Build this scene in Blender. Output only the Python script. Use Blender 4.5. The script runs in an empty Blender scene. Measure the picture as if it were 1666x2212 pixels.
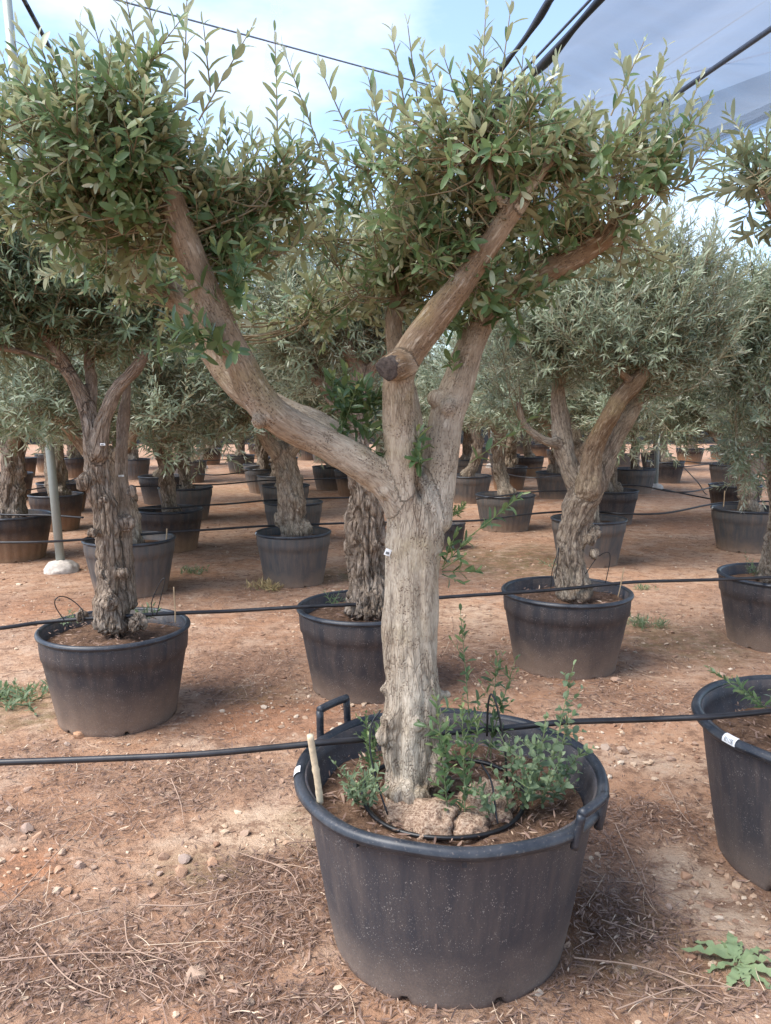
import bpy, bmesh, math, random
import numpy as np
from mathutils import Vector, Matrix

# ------------------------------------------------------------------ camera, sky, sun, exposure
S = bpy.context.scene
COL = S.collection
PITCH = math.radians(7.4)
CAM = np.array((0.0, 0.0, 1.6))
cam = bpy.data.cameras.new('camera')
cam.sensor_fit = 'VERTICAL'; cam.sensor_height = 24.0
cam.lens = 24.0 * 1662.0 / 2212.0
cam.clip_start = 0.05; cam.clip_end = 2000
camo = bpy.data.objects.new('camera', cam); COL.objects.link(camo)
camo.location = CAM; camo.rotation_euler = (math.pi / 2 - PITCH, 0, 0)
S.camera = camo

SUN_EL, SUN_AZ = math.radians(56), math.radians(-112)      # azimuth from +Y towards +X
world = bpy.data.worlds.new('World'); S.world = world; world.use_nodes = True
nt = world.node_tree; nt.nodes.clear()
def wn(t, **k):
    n = nt.nodes.new(t)
    for a, v in k.items(): setattr(n, a, v)
    return n
sky = wn('ShaderNodeTexSky', sky_type='NISHITA', sun_disc=False)
sky.sun_elevation = SUN_EL; sky.sun_rotation = SUN_AZ
sky.dust_density = 0.4; sky.ozone_density = 3.0; sky.air_density = 1.0
tc = wn('ShaderNodeTexCoord'); mp = wn('ShaderNodeMapping')
mp.inputs['Scale'].default_value = (1.0, 1.0, 2.6); mp.inputs['Location'].default_value = (7.7, 3.3, 1.4)
nz = wn('ShaderNodeTexNoise'); nz.inputs['Scale'].default_value = 1.7; nz.inputs['Detail'].default_value = 8; nz.inputs['Roughness'].default_value = 0.55
rp = wn('ShaderNodeValToRGB'); rp.color_ramp.elements[0].position = 0.49; rp.color_ramp.elements[1].position = 0.74
rp.color_ramp.elements[0].color = (0.10, 0.10, 0.10, 1); rp.color_ramp.elements[1].color = (0.95, 0.95, 0.95, 1)
mx = wn('ShaderNodeMix', data_type='RGBA'); mx.inputs['B'].default_value = (4.3, 4.45, 4.75, 1)
bg = wn('ShaderNodeBackground'); bg.inputs['Strength'].default_value = 0.095
ow = wn('ShaderNodeOutputWorld')
L = nt.links.new
L(tc.outputs['Generated'], mp.inputs['Vector']); L(mp.outputs[0], nz.inputs['Vector']); L(nz.outputs['Fac'], rp.inputs[0])
L(rp.outputs['Color'], mx.inputs['Factor']); L(sky.outputs[0], mx.inputs['A']); L(mx.outputs['Result'], bg.inputs['Color']); L(bg.outputs[0], ow.inputs[0])

sun = bpy.data.lights.new('sun', 'SUN'); sun.energy = 1.8; sun.angle = math.radians(40); sun.color = (1.0, 0.95, 0.88)
suno = bpy.data.objects.new('sun', sun); COL.objects.link(suno); suno.location = (-6, -3, 12)
sd = Vector((math.sin(SUN_AZ) * math.cos(SUN_EL), math.cos(SUN_AZ) * math.cos(SUN_EL), math.sin(SUN_EL)))
suno.rotation_euler = (-sd).to_track_quat('-Z', 'Y').to_euler()
S.view_settings.view_transform = 'Standard'; S.view_settings.look = 'None'
S.view_settings.gamma = 1.0; S.view_settings.use_curve_mapping = False
S.view_settings.exposure = 2.0
try:
    S.cycles.use_denoising = True; S.cycles.max_bounces = 6; S.cycles.transparent_max_bounces = 8
except Exception: pass

# ------------------------------------------------------------------ helpers
rng = np.random.default_rng(7)
FPX, CX, CY = 1662.0, 833.0, 1106.0
FWD = np.array((0, math.cos(PITCH), -math.sin(PITCH))); UP = np.array((0, math.sin(PITCH), math.cos(PITCH)))
def ray(x, y): return np.array((1.0, 0, 0)) * ((x - CX) / FPX) + UP * (-(y - CY) / FPX) + FWD
def PY(x, y, Y):                    # a picture direction met at world depth Y
    d = ray(x, y); return CAM + d * (Y / d[1])
def PZ(x, y, z=0.0):                # a picture direction met at height z
    d = ray(x, y); return CAM + d * ((z - CAM[2]) / d[2])
def proj(p):
    q = np.asarray(p) - CAM; zc = q @ FWD
    return CX + FPX * q[..., 0] / zc, CY - FPX * (q @ UP) / zc, zc

def _h(i, j, k, s):
    n = (i.astype(np.uint32) * np.uint32(374761393) + j.astype(np.uint32) * np.uint32(668265263) + k.astype(np.uint32) * np.uint32(2246822519) + np.uint32(s * 3266489917 & 0xffffffff))
    n = (n ^ (n >> np.uint32(13))) * np.uint32(1274126177)
    n = n ^ (n >> np.uint32(16))
    return n.astype(np.float64) / 4294967295.0 * 2 - 1
def vnoise(p, s=0):
    p = np.asarray(p, float); i = np.floor(p).astype(np.int64); f = p - i; u = f * f * (3 - 2 * f)
    r = 0
    for a in (0, 1):
        for b in (0, 1):
            for c in (0, 1):
                w = (u[:, 0] if a else 1 - u[:, 0]) * (u[:, 1] if b else 1 - u[:, 1]) * (u[:, 2] if c else 1 - u[:, 2])
                r = r + w * _h(i[:, 0] + a, i[:, 1] + b, i[:, 2] + c, s)
    return r
def fbm(p, o=3, s=0):
    p = np.asarray(p, float); r = 0; a = 1.0; t = 0
    for q in range(o):
        r = r + a * vnoise(p * 2 ** q + 17.3 * q, s + q); t += a; a *= 0.5
    return r / t
def smooth(a, b, x):
    t = np.clip((x - a) / (b - a), 0, 1); return t * t * (3 - 2 * t)
def unit(v):
    v = np.asarray(v, float); return v / np.maximum(np.linalg.norm(v, axis=-1, keepdims=True), 1e-9)

def mesh_np(name, verts, tris=None, quads=None, mats=(), tri_m=None, quad_m=None, attrs=None, shade=True):
    me = bpy.data.meshes.new(name)
    tris = np.zeros((0, 3), int) if tris is None else np.asarray(tris).reshape(-1, 3)
    quads = np.zeros((0, 4), int) if quads is None else np.asarray(quads).reshape(-1, 4)
    nT, nQ = len(tris), len(quads)
    me.vertices.add(len(verts)); me.vertices.foreach_set('co', np.asarray(verts, np.float32).ravel())
    me.loops.add(nT * 3 + nQ * 4)
    me.loops.foreach_set('vertex_index', np.concatenate([tris.ravel(), quads.ravel()]).astype(np.int32))
    me.polygons.add(nT + nQ)
    st = np.concatenate([np.arange(nT) * 3, nT * 3 + np.arange(nQ) * 4]).astype(np.int32)
    me.polygons.foreach_set('loop_start', st)
    mi = np.zeros(nT + nQ, np.int32)
    if tri_m is not None: mi[:nT] = tri_m
    if quad_m is not None: mi[nT:] = quad_m
    for m in mats: me.materials.append(m)
    me.polygons.foreach_set('material_index', mi)
    me.polygons.foreach_set('use_smooth', np.full(nT + nQ, shade))
    for k, (ty, v) in (attrs or {}).items():
        at = me.attributes.new(k, ty, 'POINT')
        at.data.foreach_set('value' if ty == 'FLOAT' else 'vector', np.asarray(v, np.float32).ravel())
    me.update(calc_edges=True); me.validate()
    return me
def obj(name, me, parent=None, loc=None):
    o = bpy.data.objects.new(name, me); COL.objects.link(o)
    if parent is not None: o.parent = parent
    if loc is not None: o.location = loc
    return o
def empty(name, loc=(0, 0, 0), rz=0.0):
    o = bpy.data.objects.new(name, None); COL.objects.link(o); o.empty_display_size = 0.1
    o.location = loc; o.rotation_euler = (0, 0, rz); return o
def tag(o, label, cat, group=None):
    o['label'] = label; o['category'] = cat
    if group: o['group'] = group
    return o
def kids(o): return [c for c in COL.objects if c.parent == o]
def copy_tree(root, loc, rz=0.0, sc=1.0):
    r = root.copy(); COL.objects.link(r); r.location = loc; r.rotation_euler = (0, 0, rz); r.scale = (sc, sc, sc)
    for ch in KIDS[root.name]:
        c = ch.copy(); COL.objects.link(c); c.parent = r
    return r
KIDS = {}
class MB:                           # collects verts, tris, quads with material slots
    def __init__(s): s.v = []; s.t = []; s.q = []; s.tm = []; s.qm = []; s.n = 0
    def add(s, v, t=None, q=None, m=0):
        v = np.asarray(v, float).reshape(-1, 3)
        if t is not None and len(t):
            t = np.asarray(t).reshape(-1, 3) + s.n; s.t.append(t); s.tm.append(np.full(len(t), m))
        if q is not None and len(q):
            q = np.asarray(q).reshape(-1, 4) + s.n; s.q.append(q); s.qm.append(np.full(len(q), m))
        s.v.append(v); s.n += len(v)
    def mesh(s, name, mats, attrs=None, shade=True):
        cat = lambda l: np.concatenate(l) if l else None
        return mesh_np(name, np.concatenate(s.v), cat(s.t), cat(s.q), mats, cat(s.tm), cat(s.qm), attrs, shade)

def catmull(pts, n=6):
    pts = np.asarray(pts, float); P = np.vstack([2 * pts[0] - pts[1], pts, 2 * pts[-1] - pts[-2]])
    out = []
    for i in range(1, len(P) - 2):
        for t in np.linspace(0, 1, n, endpoint=False):
            a, b, c, d = P[i - 1], P[i], P[i + 1], P[i + 2]
            out.append(0.5 * ((2 * b) + (c - a) * t + (2 * a - 5 * b + 4 * c - d) * t * t + (3 * b - a - 3 * c + d) * t ** 3))
    out.append(pts[-1]); return np.array(out)
def frames(p):
    t = unit(np.gradient(p, axis=0)); a = np.array((0.3, 0.2, 1.0)) if abs(t[0, 2]) < 0.9 else np.array((1.0, 0.2, 0))
    e1 = [unit(a - t[0] * (a @ t[0]))]
    for i in range(1, len(p)):
        v = e1[-1] - t[i] * (e1[-1] @ t[i]); e1.append(unit(v))
    e1 = np.array(e1); return t, e1, np.cross(t, e1)
def tube(p, r, k=8, cap=True):
    p = np.asarray(p, float); r = np.broadcast_to(np.asarray(r, float), (len(p),))
    t, e1, e2 = frames(p); a = np.arange(k) / k * 2 * math.pi
    v = p[:, None] + r[:, None, None] * (np.cos(a)[None, :, None] * e1[:, None] + np.sin(a)[None, :, None] * e2[:, None])
    n = len(p); v = v.reshape(-1, 3)
    i = np.arange(n - 1)[:, None] * k; j = np.arange(k)[None]; j2 = (j + 1) % k
    q = np.stack([i + j, i + j2, i + k + j2, i + k + j], -1).reshape(-1, 4)
    tr = []
    if cap:
        v = np.vstack([v, p[0], p[-1]]); b = n * k
        tr = [(b, (jj + 1) % k, jj) for jj in range(k)] + [(b + 1, (n - 1) * k + jj, (n - 1) * k + (jj + 1) % k) for jj in range(k)]
    return v, np.array(tr).reshape(-1, 3), q
def lathe(prof, k=64, mod=None, a0=0.0):
    prof = np.asarray(prof, float); a = np.arange(k) / k * 2 * math.pi + a0
    r = np.repeat(prof[:, 0][:, None], k, 1); z = np.repeat(prof[:, 1][:, None], k, 1)
    if mod is not None: r, z = mod(r, z, a)
    v = np.stack([r * np.cos(a), r * np.sin(a), z], -1).reshape(-1, 3); n = len(prof)
    i = np.arange(n - 1)[:, None] * k; j = np.arange(k)[None]; j2 = (j + 1) % k
    q = np.stack([i + j, i + j2, i + k + j2, i + k + j], -1).reshape(-1, 4)
    return v, q
def ico(sub=1):
    bm = bmesh.new(); bmesh.ops.create_icosphere(bm, subdivisions=sub, radius=1.0)
    v = np.array([x.co[:] for x in bm.verts]); f = np.array([[x.index for x in fc.verts] for fc in bm.faces]); bm.free(); return v, f
def box(c, sx, sy, sz, R=np.eye(3)):
    v = np.array([(x, y, z) for x in (-1, 1) for y in (-1, 1) for z in (-1, 1)]) * (sx / 2, sy / 2, sz / 2)
    q = [(0, 1, 3, 2), (4, 6, 7, 5), (0, 4, 5, 1), (2, 3, 7, 6), (0, 2, 6, 4), (1, 5, 7, 3)]
    return v @ np.asarray(R).T + np.asarray(c), q

# ------------------------------------------------------------------ materials
class NT:
    def __init__(s, name):
        s.m = bpy.data.materials.new(name); s.m.use_nodes = True; s.t = s.m.node_tree; s.t.nodes.clear()
        s.out = s.n('ShaderNodeOutputMaterial')
    def n(s, t, ins=None, **k):
        x = s.t.nodes.new(t)
        for a, v in k.items(): setattr(x, a, v)
        for a, v in (ins or {}).items(): s.put(x, a, v)
        return x
    def put(s, x, a, v):
        if isinstance(v, bpy.types.NodeSocket): s.t.links.new(v, x.inputs[a])
        else: x.inputs[a].default_value = v
    def noise(s, vec, scale, det=4, rough=0.55, dist=0.0):
        return s.n('ShaderNodeTexNoise', {'Vector': vec, 'Scale': scale, 'Detail': det, 'Roughness': rough, 'Distortion': dist}).outputs['Fac']
    def ramp(s, fac, stops):
        r = s.n('ShaderNodeValToRGB', {'Fac': fac}); e = r.color_ramp.elements
        while len(e) < len(stops): e.new(0.5)
        for i, (p, c) in enumerate(stops):
            e[i].position = p; e[i].color = (c, c, c, 1) if isinstance(c, (int, float)) else (*c, 1)
        return r.outputs['Color']
    def mix(s, f, a, b, mode='MIX'):
        x = s.n('ShaderNodeMix', data_type='RGBA', blend_type=mode)
        for k, v in (('Factor', f), ('A', a), ('B', b)):
            if isinstance(v, tuple): v = (*v, 1)
            s.put(x, k, v)
        return x.outputs['Result']
    def math(s, op, a, b=0.0, clamp=False):
        x = s.n('ShaderNodeMath', operation=op, use_clamp=clamp); s.put(x, 0, a); s.put(x, 1, b); return x.outputs[0]
    def attr(s, name, o='Fac'): return s.n('ShaderNodeAttribute', attribute_name=name).outputs[o]
    def obco(s): return s.n('ShaderNodeTexCoord').outputs['Object']
    def geo(s, o): return s.n('ShaderNodeNewGeometry').outputs[o]
    def bump(s, h, st=0.5, d=0.01): return s.n('ShaderNodeBump', {'Height': h, 'Strength': st, 'Distance': d}).outputs[0]
    def bsdf(s, col, rough=0.6, spec=0.4, nrm=None, **k):
        if isinstance(col, tuple): col = (*col, 1)
        b = s.n('ShaderNodeBsdfPrincipled', {'Base Color': col, 'Roughness': rough, 'Specular IOR Level': spec})
        if nrm is not None: s.put(b, 'Normal', nrm)
        for a, v in k.items(): s.put(b, a, v)
        return b.outputs[0]
    def done(s, sh): s.t.links.new(sh, s.out.inputs['Surface']); return s.m

def leaf_mat(name, top, back, young, trans=0.25, rough=0.42, spec=0.45):
    m = NT(name); t = m.attr('tint')
    c = m.ramp(t, [(0.0, top[0]), (0.55, top[1]), (0.88, top[2]), (1.0, young)])
    b = m.ramp(t, [(0.0, back[0]), (0.7, back[1]), (1.0, young)])
    nz = m.noise(m.obco(), 60, 2)
    c = m.mix(m.ramp(nz, [(0.35, 0.0), (0.7, 0.35)]), c, top[1])
    bf = m.geo('Backfacing')
    col = m.mix(bf, c, b)
    rg = m.math('ADD', m.math('MULTIPLY', bf, 0.25), rough)
    sh = m.bsdf(col, rg, spec)
    tr = m.n('ShaderNodeBsdfTranslucent', {'Color': m.mix(0.4, col, (0.25, 0.31, 0.13))})
    mx = m.n('ShaderNodeMixShader', {0: trans, 1: sh, 2: tr.outputs[0]})
    return m.done(mx.outputs[0])
M = {}
M['leaf_big'] = leaf_mat('leaf_olive_broad', [(0.058, 0.118, 0.042), (0.140, 0.212, 0.082), (0.270, 0.322, 0.145)],
                         [(0.275, 0.270, 0.130), (0.415, 0.415, 0.255)], (0.62, 0.63, 0.48), 0.36)
M['leaf_lush'] = leaf_mat('leaf_sucker', [(0.050, 0.100, 0.036), (0.090, 0.150, 0.058), (0.155, 0.215, 0.090)],
                          [(0.10, 0.16, 0.06), (0.16, 0.23, 0.09)], (0.30, 0.36, 0.14), 0.3, 0.35)
M['leaf_silver'] = leaf_mat('leaf_olive_silver', [(0.130, 0.165, 0.100), (0.240, 0.280, 0.180), (0.360, 0.390, 0.265)],
                            [(0.380, 0.390, 0.275), (0.520, 0.530, 0.400)], (0.60, 0.61, 0.47), 0.32, 0.5)
M['leaf_mid'] = leaf_mat('leaf_olive_mid', [(0.080, 0.120, 0.060), (0.155, 0.200, 0.105), (0.26, 0.30, 0.165)],
                         [(0.20, 0.20, 0.115), (0.32, 0.32, 0.20)], (0.46, 0.47, 0.33), 0.28, 0.46)
M['weed'] = leaf_mat('weed_leaf', [(0.10, 0.150, 0.085), (0.165, 0.220, 0.125), (0.250, 0.305, 0.180)],
                     [(0.14, 0.22, 0.10), (0.2, 0.28, 0.14)], (0.30, 0.38, 0.2), 0.3, 0.55, 0.25)
def simple(name, col, rough=0.7, spec=0.3, var=0.25, scale=30):
    m = NT(name); f = m.noise(m.obco(), scale, 3)
    c = m.mix(m.ramp(f, [(0.3, 0.0), (0.7, 1.0)]), tuple(x * (1 - var) for x in col), tuple(min(1, x * (1 + var)) for x in col))
    return m.done(m.bsdf(c, rough, spec))
M['twig'] = simple('twig_bark', (0.24, 0.19, 0.12), 0.8, 0.2)
M['stem_green'] = simple('green_stem', (0.20, 0.24, 0.11), 0.7, 0.3)

def bark_mat(name, pale, mid, dark, warm, fscale=70.0, fwidth=0.10, fstr=0.8, pits=1.0, mossc=(0.21, 0.17, 0.055), bump=0.010, rcol=(0.21, 0.145, 0.105), ra=0.6, wr=(0.10, 0.85), fineA=0.55):
    m = NT(name); v = m.attr('bark', 'Vector'); up = m.attr('along'); o = m.obco(); fur = m.attr('rough')
    dist = m.n('ShaderNodeTexNoise', {'Vector': v, 'Scale': 30.0, 'Detail': 3.0}).outputs['Color']
    vd = m.n('ShaderNodeVectorMath', {0: v, 1: m.n('ShaderNodeVectorMath', {0: dist, 'Scale': 0.016}, operation='SCALE').outputs[0]}, operation='ADD').outputs[0]
    big = m.noise(o, 8, 5, 0.65); fine = m.noise(v, 170, 4, 0.7); mid_n = m.noise(v, 40, 4, 0.6, 0.6)
    c = m.mix(m.ramp(big, [(0.36, 0.0), (0.62, 1.0)]), pale, mid)
    c = m.mix(m.math('MULTIPLY', m.ramp(up, [(wr[0], 0.0), (wr[1], 1.0)]), m.ramp(m.noise(o, 5, 3), [(0.25, 0.5), (0.7, 0.95)])), c, warm)
    c = m.mix(m.ramp(m.noise(o, 4.5, 5), [(0.54, 0.0), (0.72, 0.6)]), c, mossc)
    c = m.mix(m.math('MULTIPLY', m.ramp(fur, [(0.3, 0.0), (0.9, 1.0)]), m.ramp(m.noise(o, 12, 4), [(0.35, 0.35 * ra), (0.62, ra)])), c, rcol)
    e1 = m.n('ShaderNodeTexVoronoi', {'Vector': vd, 'Scale': fscale}, feature='DISTANCE_TO_EDGE').outputs['Distance']
    e2 = m.n('ShaderNodeTexVoronoi', {'Vector': vd, 'Scale': fscale * 2.7}, feature='DISTANCE_TO_EDGE').outputs['Distance']
    l1 = m.ramp(e1, [(0.0, 1.0), (fwidth, 0.0)]); l2 = m.ramp(e2, [(0.02, 1.0), (0.16, 0.0)])
    msk = m.math('ADD', m.math('MULTIPLY', fur, 0.75), 0.15)
    fis = m.math('MULTIPLY', l1, m.math('MULTIPLY', msk, fstr), True)
    dash = m.math('MULTIPLY', l2, m.ramp(m.noise(v, 55, 3, 0.6), [(0.42, 0.0), (0.62, 0.55)]))
    c = m.mix(fis, c, dark)
    c = m.mix(dash, c, dark)
    pit = m.n('ShaderNodeTexVoronoi', {'Vector': o, 'Scale': 140.0}).outputs['Distance']
    pitm = m.math('MULTIPLY', m.ramp(pit, [(0.20, 1.0), (0.40, 0.0)]), m.ramp(m.noise(o, 16, 4), [(0.44, 0.0), (0.60, 0.8 * pits)]))
    c = m.mix(pitm, c, dark)
    c = m.mix(m.ramp(fine, [(0.34, fineA), (0.52, 0.0)]), c, dark)
    c = m.mix(m.ramp(m.noise(v, 95, 3), [(0.56, 0.0), (0.74, 0.45)]), c, tuple(min(.7, x * 1.25) for x in pale))
    h = m.math('ADD', m.math('MULTIPLY', mid_n, 0.7), m.math('MULTIPLY', fine, 0.4))
    h = m.math('SUBTRACT', h, m.math('MULTIPLY', fis, 0.8)); h = m.math('SUBTRACT', h, m.math('MULTIPLY', dash, 0.35)); h = m.math('SUBTRACT', h, m.math('MULTIPLY', pitm, 0.25))
    return m.done(m.bsdf(c, 0.9, 0.12, m.bump(h, 1.0, bump)))
M['bark_main'] = bark_mat('bark_main', (0.55, 0.475, 0.375), (0.43, 0.355, 0.265), (0.110, 0.074, 0.052), (0.185, 0.108, 0.055), 60.0, 0.07, 0.55, 1.0, (0.26, 0.20, 0.085), 0.007, (0.22, 0.150, 0.10), 0.55, (0.06, 0.60), 0.40)  # limbs turn browner outward: younger bark, and partly shade put into the colour
M['bark_old'] = bark_mat('bark_gnarled', (0.48, 0.395, 0.315), (0.31, 0.232, 0.165), (0.105, 0.072, 0.052), (0.24, 0.160, 0.110), 34.0, 0.14, 0.8, 0.5, (0.23, 0.175, 0.115), 0.018, ra=0.4)
M['bark_pale'] = bark_mat('bark_pale', (0.50, 0.42, 0.32), (0.37, 0.29, 0.205), (0.085, 0.055, 0.040), (0.33, 0.245, 0.165), 38.0, 0.12, 0.65, 0.8, (0.29, 0.21, 0.13), 0.010)
M['bark_brown'] = bark_mat('bark_brown', (0.46, 0.37, 0.26), (0.34, 0.255, 0.17), (0.075, 0.045, 0.030), (0.165, 0.098, 0.050), 38.0, 0.12, 0.5, 0.8, (0.26, 0.20, 0.09), 0.008, wr=(0.10, 0.42))
def cut_mat():
    m = NT('cut_wood'); v = m.obco()
    w = m.n('ShaderNodeTexWave', {'Vector': v, 'Scale': 34.0, 'Distortion': 4.0, 'Detail': 2.0}, wave_type='RINGS', rings_direction='SPHERICAL').outputs['Fac']
    n = m.noise(v, 90, 4, 0.7); c = m.mix(m.ramp(n, [(0.35, 0.0), (0.65, 1.0)]), (0.040, 0.032, 0.029), (0.105, 0.084, 0.072))
    return m.done(m.bsdf(c, 0.85, 0.2, m.bump(n, 0.7, 0.004)))
M['cut'] = cut_mat()

def pot_mat(name, top, dust, z0, z1, speck=1.0, streak=1.0):
    m = NT(name); v = m.obco(); z = m.n('ShaderNodeSeparateXYZ', {0: v}).outputs['Z']; rnd = m.n('ShaderNodeObjectInfo').outputs['Random']
    n1 = m.noise(v, 7, 5, 0.6); mpv = m.n('ShaderNodeMapping', {'Vector': v, 'Scale': (26, 26, 1.6)}).outputs[0]; st = m.noise(mpv, 1.0, 4, 0.6)
    zz = m.math('ADD', z, m.math('MULTIPLY', m.math('SUBTRACT', n1, 0.5), 0.22))
    zz = m.math('SUBTRACT', zz, m.math('MULTIPLY', rnd, 0.10))
    f = m.n('ShaderNodeMapRange', {'Value': zz, 'From Min': z0, 'From Max': z1, 'To Min': 1.0, 'To Max': 0.0}, interpolation_type='SMOOTHSTEP').outputs[0]
    film = m.math('MULTIPLY', m.ramp(st, [(0.35, 0.05), (0.75, 0.34)]), streak)
    f2 = m.math('MAXIMUM', m.math('MULTIPLY', f, 0.93), film)
    grain = m.noise(v, 170, 3, 0.7); f2 = m.math('MULTIPLY', f2, m.ramp(grain, [(0.30, 0.62), (0.62, 1.0)]))
    c = m.mix(f2, top, m.mix(m.noise(v, 16, 4), dust, tuple(x * 0.72 for x in dust)))
    sp = m.n('ShaderNodeTexVoronoi', {'Vector': m.n('ShaderNodeMapping', {'Vector': v, 'Scale': (1.0, 1.0, 0.6)}).outputs[0], 'Scale': 210.0}).outputs['Distance']
    spm = m.math('MULTIPLY', m.ramp(sp, [(0.16, 1.0), (0.30, 0.0)]), m.ramp(m.noise(v, 30, 5, 0.7), [(0.47, 0.0), (0.66, min(1.0, 0.6 * speck))]))
    c = m.mix(spm, c, (0.42, 0.38, 0.34))
    return m.done(m.bsdf(c, m.math('ADD', m.math('MULTIPLY', f2, 0.3), 0.52), 0.35, m.bump(m.math('ADD', m.math('MULTIPLY', grain, 0.5), n1), 0.25, 0.006)))
M['pot_main'] = pot_mat('pot_plastic_main', (0.034, 0.036, 0.045), (0.265, 0.195, 0.152), -0.10, 0.24, 1.3, 1.0)
M['pot'] = pot_mat('pot_plastic', (0.018, 0.020, 0.025), (0.36, 0.205, 0.110), 0.02, 0.36, 0.8, 0.8)
M['pot_near'] = pot_mat('pot_plastic_near', (0.025, 0.028, 0.036), (0.29, 0.198, 0.140), -0.06, 0.27, 1.3, 1.0)
M['pot_grey'] = pot_mat('pot_plastic_dusty', (0.060, 0.068, 0.074), (0.34, 0.225, 0.150), -0.03, 0.24, 0.3, 1.4)
def rim_mat():
    m = NT('rim_plastic'); v = m.obco(); n1 = m.noise(v, 12, 5, 0.65); n2 = m.noise(v, 140, 3)
    c = m.mix(m.ramp(n1, [(0.38, 0.0), (0.75, 0.55)]), (0.015, 0.019, 0.027), (0.085, 0.085, 0.09))
    c = m.mix(m.ramp(n2, [(0.60, 0.0), (0.78, 0.5)]), c, (0.24, 0.20, 0.17))
    return m.done(m.bsdf(c, 0.42, 0.45, m.bump(n1, 0.15, 0.004)))
M['rim'] = rim_mat()
M['hose'] = simple('hose_plastic', (0.022, 0.020, 0.022), 0.42, 0.5, 0.5, 14)
M['tube'] = simple('microtube', (0.012, 0.012, 0.013), 0.4, 0.5)
def soil_mat():
    m = NT('pot_soil'); v = m.obco(); n1 = m.noise(v, 14, 6, 0.7); n2 = m.noise(v, 90, 4, 0.7)
    c = m.mix(m.ramp(n1, [(0.35, 0.0), (0.65, 1.0)]), (0.085, 0.050, 0.034), (0.21, 0.125, 0.080))
    c = m.mix(m.ramp(n2, [(0.55, 0.0), (0.7, 0.7)]), c, (0.36, 0.25, 0.165))
    return m.done(m.bsdf(c, 0.95, 0.1, m.bump(m.math('ADD', n1, n2), 0.8, 0.015)))
M['soil'] = soil_mat()
def burl_mat():
    m = NT('root_burl'); v = m.obco(); n2 = m.noise(v, 130, 4, 0.75)
    c = m.mix(m.math('MAXIMUM', m.ramp(n2, [(0.40, 1.0), (0.60, 0.0)]), m.ramp(m.noise(v, 24, 5, 0.7), [(0.50, 0.0), (0.62, 0.85)])), (0.58, 0.43, 0.31), (0.20, 0.12, 0.08))
    return m.done(m.bsdf(c, 0.95, 0.1, m.bump(n2, 0.8, 0.008)))
M['burl'] = burl_mat()
def litter_mat():
    m = NT('dry_litter'); t = m.attr('tint')
    c = m.ramp(t, [(0.0, (0.12, 0.075, 0.058)), (0.35, (0.225, 0.145, 0.110)), (0.7, (0.34, 0.230, 0.170)), (0.92, (0.50, 0.36, 0.25)), (1.0, (0.62, 0.48, 0.35))])
    return m.done(m.bsdf(c, 0.8, 0.2))
M['litter'] = litter_mat()
def stone_mat():
    m = NT('stone'); v = m.obco(); rnd = m.n('ShaderNodeObjectInfo').outputs['Random']
    c = m.ramp(rnd, [(0.0, (0.46, 0.32, 0.22)), (0.3, (0.40, 0.30, 0.24)), (0.6, (0.47, 0.27, 0.16)), (0.85, (0.33, 0.26, 0.22)), (1.0, (0.52, 0.40, 0.29))])
    c = m.mix(m.ramp(m.noise(v, 40, 4), [(0.4, 0.0), (0.75, 0.5)]), c, (0.30, 0.155, 0.09))
    return m.done(m.bsdf(c, 0.9, 0.2, m.bump(m.noise(v, 60, 4), 0.4, 0.005)))
M['stone'] = stone_mat()
def gravel_mat():
    m = NT('gravel_bits'); t = m.attr('tint')
    c = m.ramp(t, [(0.0, (0.25, 0.14, 0.09)), (0.5, (0.41, 0.27, 0.18)), (0.85, (0.50, 0.37, 0.26)), (1.0, (0.58, 0.47, 0.36))])
    return m.done(m.bsdf(c, 0.9, 0.2))
M['gravel'] = gravel_mat()
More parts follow.
